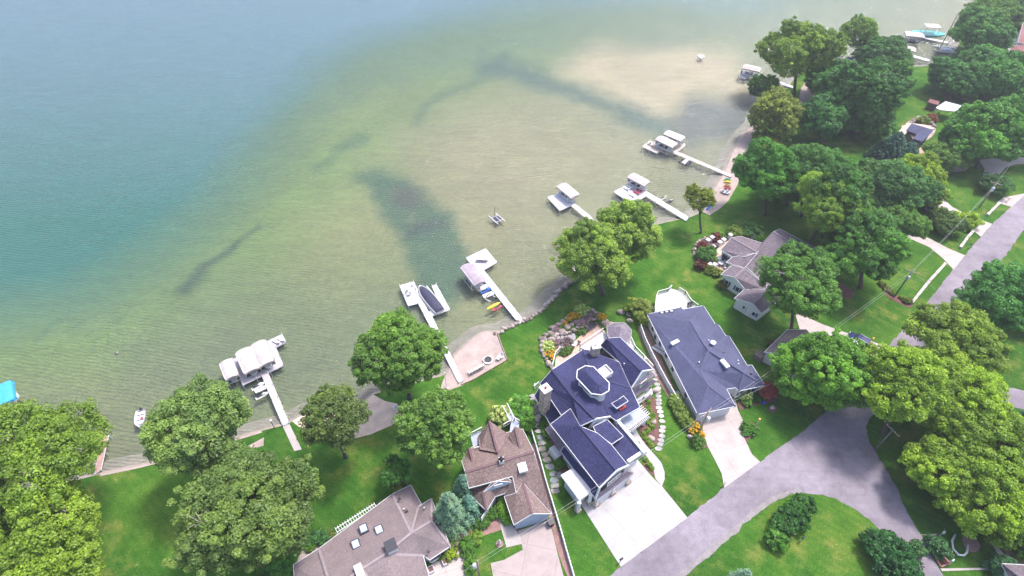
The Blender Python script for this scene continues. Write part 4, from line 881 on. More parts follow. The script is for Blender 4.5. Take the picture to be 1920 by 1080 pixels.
h.roof([[s6(1790, 510, 4.5), s6(1740, 595, 3.2), s6(1915, 620, 3.2), s6(2100, 660, 3.2), s6(2100, 500, 4.5)], [s6(1910, 250, 5.5), s6(1850, 480, 3.6), s6(2100, 520, 3.8), s6(2100, 250, 5.5)]], M_redroof); h.walls([s6(1855, 480, 3.4), s6(1910, 255, 3.4), s6(2090, 255, 3.4), s6(2090, 520, 3.4)], M_sidg, .3)
h.walls([s6(1750, 595, 3.0), s6(1790, 515, 3.0), s6(2090, 515, 3.0), s6(2090, 650, 3.0)], M_sidc, .3)
h = House('corner_house', 'purple roofed house corner at the bottom right of the view', 'house', (1905, 1075)); c6 = lambda x, y, z: (1640+x*.14583, 940+y*.14583, z)
h.roof([[c6(1632, 800, 3.0), c6(2100, 825, 3.0), c6(2100, 1000, 5.5), c6(1900, 1010, 5.5)], [c6(1632, 800, 3.0), c6(1900, 1010, 5.5), c6(1900, 1300, 5.5), c6(1800, 1100, 3.0)]], M_purple, closed=()); h.walls([c6(1632, 800, 2.9), c6(2100, 825, 2.9), c6(2100, 1300, 2.9), c6(1850, 1200, 2.9)], M_sidw, .4)
# ================================================================ docks, lifts and boats
M_dockw = mat_planks('white_dock_boards', (.66, .64, .70), R(-60), .9); M_dockt = mat_planks('tan_dock_boards', (.54, .45, .41), R(-25), .9); M_dockg = mat_planks('lilac_dock_boards', (.50, .46, .52), R(-60), .9)
M_alu = simple('aluminium', (.62, .63, .68), .35, .1, 1, 0, .5); M_canvas = mat_speckle('cream_canvas', [(.3, (.44, .395, .39)), (.7, (.52, .47, .465))], 1.2, .35, .1); M_canvg = mat_speckle('grey_canvas', [(.3, (.33, .28, .33)), (.7, (.40, .345, .40))], 1.2, .5, .1)
M_canvb = simple('blue_canvas', (.05, .36, .66), .6, .15, 1); M_canvn = simple('navy_canvas', (.035, .035, .075), .7, .3, 1.5); M_hull = simple('white_gelcoat', (.66, .66, .68), .2, .05); M_hulld = simple('dark_hull', (.03, .035, .06), .25)
M_blue = simple('blue_hull', (.03, .16, .55), .25); M_yel = simple('yellow_plastic', (.78, .62, .02), .35); M_redk = simple('red_plastic', (.72, .05, .09), .35); M_grn = simple('green_plastic', (.10, .60, .12), .35); M_orng = simple('orange_plastic', (.85, .42, .05), .35)
M_teal = simple('teal_hull', (.06, .42, .42), .3); M_chair = simple('pale_chair', (.74, .70, .72), .6, .05)

def dock(name, label, polys, m, z=.3, group='docks along the lake shore', step=3.0, postup=.45):
    c_ = P(polys[0][0][0], polys[0][0][1], z); t = thing(name, label, 'dock', (c_.x, c_.y, z), 0, group); e = MB(); pm = []
    for pi, pl in enumerate(polys):
        q = [P(x, y, z) for x, y in pl]; mb = MB(); mb.prism([tuple(v.xy) for v in q], z-.12-.004*pi, z-.004*pi); d = mkobj('deck', mb, m, None, t, True); e = MB()
        for a, b in zip(q, q[1:]+q[:1]):
            dz = Vector((0, 0, -.13)); e.bar(a+dz, b+dz, .08, .2); n = max(1, round((b-a).length/step))
            for i in range(n): pm.append(a.lerp(b, i/n))
        mkobj('frame', e, M_alu, None, d, True)
    for v in pm[:90]: mkobj('post', MB().bar((v.x, v.y, -1.3), (v.x, v.y, z+postup), .09), M_alu, None, t, True)
    return t
G2 = lambda pts: zoom(380, 600, .25, pts); G3 = lambda pts: zoom(700, 440, .27778, pts); G4 = lambda pts: zoom(980, 180, .2963, pts); G5 = lambda pts: zoom(1380, 0, .28125, pts); G6 = lambda pts: zoom(1600, 0, 1/6, pts)
dock('dock', 'lilac U shaped dock with three cream boat canopies and a long walkway', [G2([(225, 292), (262, 282), (330, 435), (550, 325), (480, 160), (595, 105), (625, 165), (548, 205), (605, 340), (300, 488)]), G2([(443, 418), (490, 398), (648, 770), (600, 790)])], M_dockg)
dock('dock', 'white dock with square platform and slip round a navy covered boat', [G3([(177, 343), (272, 315), (372, 520), (460, 498), (395, 345), (425, 335), (517, 505), (395, 548), (605, 985), (575, 998), (303, 462), (235, 480)])], M_dockw)
dock('dock', 'white dock with four lounge chairs on its end platform', [G3([(625, 155), (757, 93), (835, 185), (745, 238), (1015, 577), (985, 600), (680, 222)])], M_dockw)
dock('dock', 'bare white dock whose walkway passes under the large lakeside tree', [G4([(155, 640), (240, 608), (415, 748), (575, 905), (560, 918), (395, 768), (305, 692), (235, 725)])], M_dockw)
dock('dock', 'white dock with broad platform holding red chairs', [G4([(575, 605), (690, 545), (785, 603), (1050, 765), (1035, 790), (780, 633), (692, 683)])], M_dockw)
dock('dock', 'tan wooden dock with platform and side finger below two cream canopies', [G4([(755, 320), (805, 280), (890, 318), (965, 345), (1022, 297), (1032, 308), (985, 352), (1330, 500), (1318, 514), (890, 335), (848, 362)])], M_dockt)
dock('dock', 'small far white dock reaching out from under the pale willow', [G5([(18, 505), (65, 475), (100, 482), (210, 515), (400, 580), (395, 592), (200, 530), (90, 500), (60, 526)])], M_dockw)
dock('dock', 'far dock behind the willow with a blue watercraft alongside', [G5([(600, 350), (640, 362), (795, 408), (785, 420), (612, 370), (590, 356)])], M_dockt)
dock('dock', 'distant dock with long cream canopy and white square float', [G5([(1000, 318), (1090, 340), (1295, 398), (1285, 410), (1100, 358), (1010, 335)])], M_dockw)
dock('dock', 'farthest dock leading to a long canopy and teal boat', [G5([(1200, 232), (1420, 280), (1412, 290), (1196, 243)])], M_dockw)
t = dock('pier', 'short reddish wooden pier beside the yellow green maple', [[(190, 817), (203, 815), (189, 880), (178, 888)]], simple('red_wood', (.42, .26, .22), .8, .2, 2, .2), z=.2, group=None, postup=.1)
t['category'] = 'pier'

def canopy(W, L, zt, m):
    mb = MB(); nx, ny = 12, 8; vs = []
    for i in range(nx+1):
        x = (i/nx-.5)*L; ex = 1-max(0, abs(x)/(L/2)-.82)/.18*.16
        for j in range(ny+1):
            u = j/ny*2-1; vs.append((x, u*W/2*ex, zt-.34*abs(u)**2.6-.30*max(0, abs(x)/(L/2)-.80)/.2))
    fs = [(i*(ny+1)+j, (i+1)*(ny+1)+j, (i+1)*(ny+1)+j+1, i*(ny+1)+j+1) for i in range(nx) for j in range(ny)]; mb.add(vs, fs, True)
    rim = [i*(ny+1) for i in range(nx+1)]+[nx*(ny+1)+j for j in range(1, ny+1)]+[i*(ny+1)+ny for i in range(nx-1, -1, -1)]+[j for j in range(ny-1, 0, -1)]
    o = len(vs); vs2 = [(vs[k][0]*1.0, vs[k][1]*1.0, vs[k][2]-.38) for k in rim]; n = len(rim)
    base = len(mb.v); mb.v += vs2; mb.f += [(rim[k], rim[(k+1) % n], base+(k+1) % n, base+k) for k in range(n)]; mb.sm += [False]*n
    return mb
def hull(L, W, Hh, deck=True, bow=.55):
    mb = MB(); S = [(-.5, .86, .1), (-.3, .98, 0), (0, 1, 0), (.2, .92, .02), (.35, .68, .12), (.45, .36, .3), (.5, .05, .5)]; vs = []
    for x, w_, zb in S:
        w2 = w_*W/2; z_ = Hh*(1+.15*max(0, x)); vs += [(x*L, -w2, z_), (x*L, -w2*.8, Hh*.35+zb*Hh), (x*L, 0, zb*Hh), (x*L, w2*.8, Hh*.35+zb*Hh), (x*L, w2, z_)]
    n = len(S); fs = [(i*5+j, (i+1)*5+j, (i+1)*5+j+1, i*5+j+1) for i in range(n-1) for j in range(4)]
    fs.append((0, 1, 2, 3, 4))
    if deck: fs += [(i*5+4, (i+1)*5+4, (i+1)*5, i*5) for i in range(n-1)]
    return mb.add(vs, fs, False), S
def lift(p, q, W, label, m=None, zt=3.0, boat=True, bl=None, hullm=None, group='canopied boat lifts at the docks', Lm=1.0):
    a = P(p[0], p[1], zt); b = P(q[0], q[1], zt); L = (b-a).length*Lm; c_ = (a+b)/2; rz = math.atan2(b.y-a.y, b.x-a.x)
    t = thing('boat_lift', label, 'boat lift', (c_.x, c_.y, -.3), rz, group); o = mkobj('canopy', canopy(W, L, zt+.3, m or M_canvas), m or M_canvas, None, t); rb = MB()
    for i in range(4): x = L*(i/3-.5)*.85; rb.tube([(x, -W/2*.9, zt-.1), (x, 0, zt+.2), (x, W/2*.9, zt-.1)], .03, 5)
    mkobj('canopy_frame', rb, M_alu, None, o)
    for sx in (-1, 1):
        for sy in (-1, 1): mkobj('post', MB().bar((sx*L*.28, sy*W*.44, -1.0), (sx*L*.28, sy*W*.44, zt+.05), .12), M_alu, None, t)
    for sy in (-1, 1): mkobj('cradle_beam', MB().bar((-L*.33, sy*W*.44, .25), (L*.33, sy*W*.44, .25), .12), M_alu, None, t)
    for sx in (-1, 1): mkobj('cross_beam', MB().bar((sx*L*.28, -W*.44, .12), (sx*L*.28, W*.44, .12), .10), M_alu, None, t)
    if boat:
        bt = thing('motor_boat', bl, 'boat', (c_.x, c_.y, .0), rz, 'boats resting on the lifts'); hb, S = hull(L*.92, W*.74, .95)
        mkobj('hull', hb, hullm or M_hull, None, bt); mkobj('cockpit', MB().box((-.08*L, 0, 1.0), (L*.42, W*.5, .12)), M_dark, None, bt); ws = MB(); ws.add([(.14*L, -W*.28, .98), (.14*L, W*.28, .98), (.09*L, W*.26, 1.4), (.09*L, -W*.26, 1.4)], [(0, 1, 2, 3)]); mkobj('windshield', ws, M_glass, None, bt)
        for sy in (-1, 1): mkobj('seat', MB().box((-.02*L, sy*W*.14, 1.2), (.6, .55, .35), 0, .8), M_wdeck, None, bt)
        mb = MB(); mb.box((-.49*L, 0, .9), (.4, .45, .7), 0, .8); mb.box((-.5*L, 0, .3), (.2, .2, .9)); mkobj('outboard_motor', mb, M_dark, None, bt)
    return t
lift(G2([(165, 290)])[0], G2([(213, 418)])[0], 2.45, 'narrow cream canopy lift standing alone at the left end of the U shaped dock', bl='white boat on the narrow lift left of the U shaped dock', zt=2.8)
lift(G2([(295, 205)])[0], G2([(365, 368)])[0], 3.05, 'left of the two touching cream canopies inside the U shaped dock', bl='boat under the left of the two touching canopies', zt=3.0)
lift(G2([(405, 152)])[0], G2([(478, 315)])[0], 3.05, 'right of the two touching cream canopies inside the U shaped dock', bl='boat under the right of the two touching canopies', zt=3.0)
lift(G3([(620, 190)])[0], G3([(720, 318)])[0], 2.9, 'boat lift under the only grey canopy beside the four lounge chairs', m=M_canvg, bl='boat under the grey canopy beside the white dock', zt=3.0)
lift(G4([(240, 548)])[0], G4([(335, 625)])[0], 2.9, 'cream canopy lift beside the bare white dock near the lakeside tree', bl='white boat under the canopy of the bare white dock', zt=3.0)
lift(G4([(680, 490)])[0], G4([(793, 547)])[0], 2.8, 'cream canopy lift behind the platform with red chairs', bl='boat under the canopy behind the platform with red chairs', zt=3.0)
lift(G4([(855, 252)])[0], G4([(970, 305)])[0], 3.0, 'nearer of two parallel cream canopies at the tan wooden dock', bl='white boat under the nearer canopy of the tan dock', zt=3.0)
lift(G4([(905, 218)])[0], G4([(1020, 265)])[0], 2.9, 'farther of two parallel cream canopies at the tan wooden dock', bl='white boat under the farther canopy of the tan dock', zt=3.0)
lift(G5([(50, 432)])[0], G5([(170, 458)])[0], 3.4, 'cream canopy lift at the small far dock left of the willow', bl='boat under the canopy left of the willow', zt=3.2)
lift(G6([(590, 362)])[0], G6([(805, 385)])[0], 4.2, 'long cream canopy lift on dark posts at the farthest dock', bl='boat under the long canopy of the farthest dock', zt=3.4, hullm=M_hulld)
lift(G6([(475, 505)])[0], G6([(715, 545)])[0], 3.8, 'long cream canopy lift beside the distant dock with the float', bl='boat under the long canopy beside the float', zt=3.4)
lift(G6([(335, 522)])[0], G6([(415, 530)])[0], 4.0, 'short rounded cream canopy at the outer end of the distant dock', bl='boat under the short rounded canopy', zt=3.0)
lift((-42, 754), (24, 726), 5.0, 'boat lift with bright blue canopy at the left edge of the view', m=M_canvb, bl='white boat beneath the bright blue canopy at the left edge', zt=3.0)

# navy covered boat in the slip
a = P(787, 536, .8); b = P(825, 583, .8); c_ = (a+b)/2; rz = math.atan2(a.y-b.y, a.x-b.x); L = (a-b).length*1.02
t = thing('covered_boat', 'runabout under a navy canvas cover in the white dock slip', 'boat', (c_.x, c_.y, -.1), rz); hb, S = hull(L, 2.5, .95); mkobj('hull', hb, M_hull, None, t)
mb = MB(); vs = []; SS = [(-.5, .80, .0), (-.3, .92, .25), (0, .94, .45), (.2, .86, .35), (.35, .62, .15), (.44, .34, .05)]
for x, w_, z_ in SS: vs += [(x*L, -w_*1.2, 1.0), (x*L, -w_*.6, 1.1+z_*.7), (x*L, 0, 1.12+z_), (x*L, w_*.6, 1.1+z_*.7), (x*L, w_*1.2, 1.0)]
mb.add(vs, [(i*5+j, (i+1)*5+j, (i+1)*5+j+1, i*5+j+1) for i in range(5) for j in range(4)]+[(0, 1, 2, 3, 4)], True); mkobj('cover', mb, M_canvn, None, t)
mb = MB(); mb.tube([(L*.42, -1.2, .6), (L*.5, -1.1, 1.5), (L*.53, 0, 1.8), (L*.5, 1.1, 1.5), (L*.42, 1.2, .6)], .06, 6); mkobj('tow_arch', mb, M_dark, None, t)
for sy in (-1, 1): mkobj('lift_rail', MB().bar((-L*.4, sy*1.32, .5), (L*.45, sy*1.32, .5), .16), M_alu, None, t)

def loft(S, m=8):
    mb = MB(); vs = []
    for x, w_, z0, z1 in S:
        for k in range(m):
            a = 2*math.pi*k/m; vs.append((x, w_*math.cos(a), (z0+z1)/2+(z1-z0)/2*math.sin(a)))
    n = len(S); fs = [(i*m+k, (i+1)*m+k, (i+1)*m+(k+1) % m, i*m+(k+1) % m) for i in range(n-1) for k in range(m)]+[tuple(range(m))[::-1], tuple((n-1)*m+k for k in range(m))]
    return mb.add(vs, fs, True)
def jetski(p, q, label, hm, sm, z=.0, lift_=True, group='personal watercraft on the docks'):
    a = P(p[0], p[1], z+.6); b = P(q[0], q[1], z+.6); c_ = (a+b)/2; rz = math.atan2(b.y-a.y, b.x-a.x); k = (b-a).length/3.2
    t = thing('jet_ski', label, 'jet ski', (c_.x, c_.y, z), rz, group); t.scale = (k,)*3 if k > 0 else (1, 1, 1)
    mkobj('hull', loft([(-1.55, .42, .1, .5), (-1.2, .52, .05, .6), (0, .55, 0, .65), (.8, .5, .05, .75), (1.3, .3, .2, .72), (1.62, .05, .4, .62)]), hm, None, t)
    mkobj('seat', loft([(-1.3, .16, .5, .8), (-.9, .24, .5, 1.0), (-.1, .24, .5, .95), (.2, .18, .5, .85)]), M_dark, None, t); mkobj('cowl', loft([(.1, .2, .55, .95), (.4, .34, .55, 1.12), (.9, .28, .5, .95), (1.3, .1, .5, .75)]), sm, None, t)
    mb = MB(); mb.tube([(.25, -.38, 1.12), (.38, 0, 1.18), (.25, .38, 1.12)], .035, 6); mb.bar((.38, 0, .95), (.38, 0, 1.18), .08); mkobj('handlebar', mb, M_dark, None, t)
    return t
jetski(*G2([(362, 515), (462, 462)]), 'white jet ski nearer the U shaped dock, upper of the pair', M_hull, M_hull)
jetski(*G2([(392, 585), (492, 535)]), 'white jet ski, lower of the pair beside the lilac walkway', M_hull, M_hull)
jetski(*G3([(722, 385), (795, 355)]), 'blue jet ski on a white lift beside the dock with lounge chairs', M_blue, M_blue)
jetski(*G4([(870, 648), (915, 628)]), 'jet ski with yellow cowl beside the red chair dock', M_hull, simple('pale_yellow', (.75, .62, .35), .4))
jetski(*G4([(910, 670), (955, 650)]), 'white and black jet ski with dark seat beside the red chair dock', M_hulld, M_hull)
jetski(*G4([(990, 415), (1020, 395)]), 'black jet ski left of the cream ramp on the tan dock', M_hulld, M_hulld)
jetski(*G4([(1035, 435), (1068, 410)]), 'black jet ski right of the cream ramp on the tan dock', M_hulld, M_hulld)
jetski(*G5([(735, 378), (790, 392)]), 'blue watercraft at the far dock behind the willow', M_blue, M_blue)
def plat(name, label, pts, z, m, cat='platform', th=.2, group=None):
    q = [P(x, y, z) for x, y in pts]; c_ = sum(q, Vector())/len(q); t = thing(name, label, cat, (c_.x, c_.y, z), 0, group); mb = MB(); mb.prism([tuple(v.xy) for v in q], z-th, z); d = mkobj('deck', mb, m, None, t, True)
    for a, b in zip(q, q[1:]+q[:1]): mkobj('rail', MB().bar(a+Vector((0, 0, .05)), b+Vector((0, 0, .05)), .08), M_alu, None, t, True)
    return t
plat('watercraft_ramp', 'lilac ramp between the two white jet skis', G2([(385, 520), (470, 490), (480, 515), (400, 550)]), .2, M_dockg, 'ramp'); plat('watercraft_ramp', 'white ramp under the blue jet ski', G3([(695, 358), (770, 332), (782, 352), (715, 385)]), .1, M_dockw, 'ramp')
plat('watercraft_ramp', 'white ramp with an empty dark cradle below the blue jet ski', G3([(735, 408), (805, 380), (822, 400), (750, 430)]), .1, M_dockw, 'ramp'); plat('watercraft_ramp', 'cream ramp between two black jet skis', G4([(1005, 420), (1035, 398), (1052, 405), (1025, 432)]), .25, M_dockt, 'ramp')
plat('swim_raft', 'small white swim raft floating alone far from the docks', [(1307, 105), (1314, 102), (1322, 106), (1315, 110)], .1, M_dockw, 'raft', .35)
plat('float', 'square white float beside the distant dock', G6([(520, 570), (550, 550), (585, 565), (565, 592)]), .3, M_dockw, 'float')
c_ = P(919, 558, .1); t = thing('empty_cradle', 'empty dark lift cradle at the low end of the white ramp', 'cradle', (c_.x, c_.y, -.2), -.6)
for sx in (-1, 1): mkobj('beam', MB().bar((sx*.8, -1, .3), (sx*.8, 1, .3), .15), M_dark, None, t); mkobj('cross_bar', MB().bar((-.9, sx*.8, .2), (.9, sx*.8, .2), .12), M_alu, None, t)
def kayak(p, q, label, m, z=.15, group='kayaks'):
    a = P(p[0], p[1], z+.1); b = P(q[0], q[1], z+.1); c_ = (a+b)/2; L = (b-a).length/2; t = thing('kayak', label, 'kayak', (c_.x, c_.y, z), math.atan2(b.y-a.y, b.x-a.x), group)
    mkobj('hull', loft([(-L, .02, .2, .3), (-L*.7, .25, .05, .38), (-L*.3, .38, 0, .4), (L*.3, .38, 0, .4), (L*.7, .25, .05, .38), (L, .02, .2, .3)]), m, None, t); mkobj('cockpit', loft([(-.6, .15, .36, .42), (-.2, .27, .36, .43), (.4, .2, .36, .43), (.6, .1, .36, .42)]), M_dark if m is not M_yel else M_orng, None, t)
kayak(*G3([(765, 505), (858, 458)]), 'long yellow kayak on a rack beside the white dock walkway', M_yel, .3); kayak(*G3([(803, 515), (870, 480)]), 'red kayak just shoreward of the yellow one at the dock', M_redk, .3)
for i, (y, m, nm, w_) in enumerate(((528, M_grn, 'green', 0), (543, M_yel, 'yellow', 0), (567, M_orng, 'orange', -3), (583, M_redk, 'red', 0))): kayak(*G4([(1272+w_, y), (1322+w_, y+4)]), nm+' kayak lying on the east beach beside the tan dock', m, .1)
kayak(*G6([(-10, 652), (18, 665)]), 'small blue kayak on the shore behind the dark trees', M_blue, .3)

# fishing boat
a = P(264, 768, .2); b = P(260, 800, .2); c_ = (a+b)/2; L = (b-a).length; t = thing('fishing_boat', 'small open aluminium fishing boat anchored in the shallows', 'boat', (c_.x, c_.y, WL-.15), math.atan2(b.y-a.y, b.x-a.x)); hb, S = hull(L, 1.75, .75, False); mkobj('hull', hb, M_hull, None, t)
mb = MB(); mb.add([(S_[0]*L, s*S_[1]*.7, .3) for S_ in S for s in (-1, 1)], [(2*i, 2*i+2, 2*i+3, 2*i+1) for i in range(6)]); mkobj('floor', mb, M_alu, None, t)
for x in (-.3, 0, .25): mkobj('bench', MB().box((x*L, 0, .5), (.4, 1.3 if x < .2 else 1.1, .1)), M_alu, None, t)
mkobj('cushion', MB().box((0, .25, .58), (.4, .4, .08)), M_red, None, t); mb = MB(); mb.box((-.52*L, 0, .85), (.35, .35, .5), 0, .8); mb.box((-.54*L, 0, .3), (.15, .15, .8)); mkobj('outboard_motor', mb, M_dark, None, t)
# catamarans
def cat(c_, rz, k, label, m, mast):
    t = thing('catamaran', label, 'catamaran', (c_.x, c_.y, WL), rz, 'small catamarans'); t.scale = (k,)*3
    for sy in (-1, 1): mkobj('hull', loft([(-2.4, .1, .1, .4), (-1.5, .2, 0, .45), (.8, .2, 0, .45), (1.8, .14, .1, .5), (2.4, .03, .35, .5)]).add([], []) and MBshift(loft([(-2.4, .1, .1, .4), (-1.5, .2, 0, .45), (.8, .2, 0, .45), (1.8, .14, .1, .5), (2.4, .03, .35, .5)]), (0, sy*1.1, 0)), M_hull, None, t)
    mkobj('trampoline', MB().box((-.4, 0, .52), (2.2, 1.9, .06)), m, None, t)
    for x in (-1.5, .7): mkobj('cross_beam', MB().bar((x, -1.2, .5), (x, 1.2, .5), .12), M_alu, None, t)
    mkobj('boom', MB().bar((-2.2, .1, .75), (.6, 0, .75), .14), M_hull, None, t); mkobj('mast', MB().tube([(.7, 0, .5), (.72, 0, mast)], .09, 6), M_wood, None, t)
def MBshift(mb, d): mb.v = [(a+d[0], b+d[1], c_+d[2]) for a, b, c_ in mb.v]; return mb
cat(P(931, 409, 0), R(128), .85, 'small catamaran with dark trampoline and bare mast moored off the bare white dock', M_canvn, 4.3); cat(P(1768, 93, 0), R(165), 1.6, 'distant catamaran with pale blue trampoline in the far cove', M_sky, 7.5)
mb = MB(); a = P(1033, 457, 0); b = P(1045, 466, 0); mb.tube([(a.x, a.y, -.2), (b.x, b.y, .1), (b.x+2.5, b.y-2.5, .3)], .12, 6); tag(mkobj('driftwood', mb, M_wood), 'pale bare log floating left of the large lakeside tree', 'log')
mb = MB(); a = P(1270, 79, 0); c_ = P(1742, 62, 1); t = thing('deck_boat', 'teal deck boat with small white sunshade at the farthest dock', 'boat', (c_.x, c_.y, -.3), R(-8)); mkobj('hull', hull(11, 4.2, 1.3)[0], M_teal, None, t); mkobj('sunshade', MB().box((0, 0, 3.8), (5, 3.6, .15)), M_canvas, None, t)
for sx in (-1, 1):
    for sy in (-1, 1): mkobj('post', MB().bar((sx*2.2, sy*1.6, 1.2), (sx*2.2, sy*1.6, 3.75), .14), M_alu, None, t)

# chairs
def chair(x, y, z, rz, label, m=None, group='chairs on docks and beach', name='beach_chair', k=1.0):
    v = P(x, y, z); t = thing(name, label, 'chair', (v.x, v.y, z), rz, group); t.scale = (k,)*3; m = m or M_chair
    mkobj('seat', MB().box((0, 0, .38), (.62, .6, .07)), m, None, t); mb = MB(); mb.add([(-.3, -.28, .4), (.3, -.28, .4), (.3, -.5, 1.1), (-.3, -.5, 1.1), (-.3, -.33, .4), (.3, -.33, .4), (.3, -.55, 1.1), (-.3, -.55, 1.1)], [(0, 1, 2, 3), (7, 6, 5, 4), (3, 2, 6, 7), (0, 3, 7, 4), (1, 5, 6, 2)]); mkobj('backrest', mb, m, None, t)
    for s in (-1, 1):
        mkobj('armrest', MB().box((s*.36, 0, .6), (.12, .7, .05)), m, None, t); mkobj('leg', MB().bar((s*.33, .3, 0), (s*.33, .3, .58), .07), m, None, t); mkobj('leg', MB().bar((s*.33, -.3, 0), (s*.33, -.3, .58), .07), m, None, t)
for i in range(5):
    f = i/4; x, y = 700+(656+f*78)*.27778, 440+(936-f*42)*.27778; chair(x, y, .02, R(28), 'white wooden beach chair, %s from the left in the row of five on the sand' % ORD[i])
chair(934, 674, .02, R(70), 'white chair beside the fire pit, nearer the pit'); chair(939, 671, .02, R(140), 'white chair beside the fire pit, nearer the corner of the lawn'); chair(741, 764, .02, R(70), 'white chair on the cove beach, upper one'); chair(743, 768, .02, R(70), 'white chair on the cove beach, lower one')
def lounger(x, y, z, rz, label, m):
    v = P(x, y, z); t = thing('lounge_chair', label, 'lounge chair', (v.x, v.y, z), rz, 'lounge chairs on the dock platforms'); mkobj('seat', MB().box((0, .25, .3), (.6, 1.3, .08)), m, None, t); mb = MB(); mb.bar((0, -.4, .32), (0, -.95, .8), .6, .07, up=(0, .5, 1)); mkobj('backrest', mb, m, None, t)
    for sx in (-1, 1):
        for sy in (-.3, .8): mkobj('leg', MB().bar((sx*.25, sy, 0), (sx*.25, sy, .27), .05), M_alu, None, t)
M_beige = simple('beige_sling', (.50, .42, .42), .7)
for i in range(4): lounger(700+(708+i*20)*.27778, 440+(168+i*1)*.27778, .3, R(-15), 'beige lounge chair, %s from the left of four on the dock platform' % ORD[i], M_beige)
for i, (x, y) in enumerate(((738, 603), (722, 618))): q = G4([(x, y)])[0]; lounger(q[0], q[1], .3, R(40), 'red lounge chair, %s on the broad white platform' % ('farther one' if i == 0 else 'nearer one'), M_red)
for i, (x, y) in enumerate(((655, 590), (678, 582), (690, 632))): q = G4([(x, y)])[0]; lounger(q[0], q[1], .3, R(40), 'grey lounge chair, %s from the lake end of the broad platform' % ORD[i], M_chair)
for i, (x, y) in enumerate(((555, 168), (592, 152))): q = G2([(x, y)])[0]; lounger(q[0], q[1], .3, R(60), 'white lounge chair, %s on the finger of the U shaped dock' % ('left one' if i == 0 else 'right one'), M_white)
for i, (x, y) in enumerate(((232, 385), (246, 400), (236, 408), (255, 372))): q = G3([(x, y)])[0]; chair(q[0], q[1], .3, R(50*i), 'pale chair, %s on the square platform of the slip dock' % ORD[i], M_chair)
for i, (x, y) in enumerate(((800, 305), (818, 315), (850, 325), (862, 318))): q = G4([(x, y)])[0]; chair(q[0], q[1], .3, R(60*i+20), 'white chair, %s from the lake on the tan dock platform' % ORD[i], M_white)
for i, (x, y) in enumerate(((1262, 608), (1275, 618), (1290, 622), (1300, 618))): q = G4([(x, y)])[0]; chair(q[0], q[1], .02, R(80*i), 'white chair, %s from the water on the east beach' % ORD[i], M_white)
q = G4([(1180, 716)])[0]; v = P(q[0], q[1], 0); t = thing('play_slide', 'small blue and green childrens slide on the east beach', 'slide', v, .4); mb = MB(); mb.bar((-.9, 0, .1), (.4, 0, 1.1), .5, .08); mkobj('chute', mb, M_blue, None, t)
for s in (-1, 1): mkobj('ladder_rail', MB().bar((.9, s*.3, 0), (.4, s*.3, 1.3), .1), M_grn, None, t)
mkobj('step', MB().box((.7, 0, .5), (.15, .6, .08)), M_grn, None, t)
v = P(915, 676, 0); t = thing('fire_pit', 'round stone fire pit on the beach', 'fire pit', v); mb = MB()
for i in range(16): a = i*math.pi/8; mb.box((.85*math.cos(a), .85*math.sin(a), .16), (.3, .34, .32), a)
mkobj('stone_ring', mb, M_wallstone, None, t); mkobj('ash_bed', MB().lathe((0, 0, 0), [(.75, .02), (.75, .12)], 16), M_dark, None, t)
q = [P(x, y, 0) for x, y in ((1498, 172), (1502, 178))]
# ================================================================ street furniture, walls, cars, stones
def topz(bx, by, tx, ty):
    """height above the ground point (bx, by) at which an upright reaches the photo row / column (tx, ty)"""
    b = P(bx, by, 0); best = (1e9, 0)
    for i in range(5, 400):
        z = i*.1; w_ = b.y*CP-(z-H)*SP; x = 960+F*b.x/w_; y = 540-F*(b.y*SP+(z-H)*CP)/w_; d = (x-tx)**2+(y-ty)**2
        if d < best[0]: best = (d, z)
    return best[1]
M_pole = simple('pole_wood', (.20, .20, .18), .9, .2, 2, .2); M_wire = simple('wire', (.42, .44, .46), .5)
TOPS = {}
def pole(key, bx, by, tx, ty, label, arms=1, tr=False, rz=.8, m=None):
    v = P(bx, by, 0); z = max(6.5, topz(bx, by, tx, ty)); t = thing('utility_pole', label, 'utility pole', v, rz, 'utility poles along the road'); mkobj('shaft', MB().tube([(0, 0, -.2), (0, 0, z)], [.17, .11], 8), m or M_pole, None, t)
    for k in range(arms):
        za = z-.5-k*1.3; a = mkobj('crossarm', MB().box((.13, 0, za), (.12, 2.4, .12)), M_wood, None, t)
        for s in (-1, -.35, .35, 1): mkobj('insulator', MB().lathe((.13, s*1.1, za+.06), [(.03, 0), (.06, .08), (.03, .2)], 6), M_alu, None, a)
    if tr: mkobj('transformer', MB().lathe((-.45, 0, z-2.3), [(.28, 0), (.3, .1), (.3, 1.0), (.2, 1.1)], 12), M_alu, None, t)
    TOPS[key] = (v.x, v.y, z); return t
pole('A', 1678, 555, 1709, 505, 'utility pole rising from the mulch bed beside the long stone wall', 1, True, 1.0); pole('B', 1836, 389, 1866, 338, 'leaning grey utility pole with transformer beside the loop driveway', 1, True, .9, M_wood)
pole('C', 1309, 815, 1321.5, 768, 'utility pole with two crossarms by the orange flowers and curved driveway', 2, True, 2.3, M_wood); pole('D', 899, 1084, 897.5, 1050, 'utility pole with white transformer on the lawn at the bottom edge', 0, True, .3, M_wood); pole('E', 1641, 843, 1646, 800, 'utility pole with crossarm at the road junction under the yellow green maples', 1, False, .4)
def wire(a, b, label, dz=0, off=(0, 0), sag=.8):
    A_ = Vector(a)+Vector((off[0], off[1], dz)); B_ = Vector(b)+Vector((off[0], off[1], dz)); pts = []
    for i in range(17): t_ = i/16; v = A_.lerp(B_, t_); v.z -= sag*4*t_*(1-t_); pts.append(v)
    tag(mkobj('power_line', MB().tube(pts, .015, 5), M_wire), label, 'power line', 'overhead wires between the poles')
FR = P(1920, 640, 7); FR = Vector(FR)+(Vector(FR)-Vector(TOPS['A']))*.3
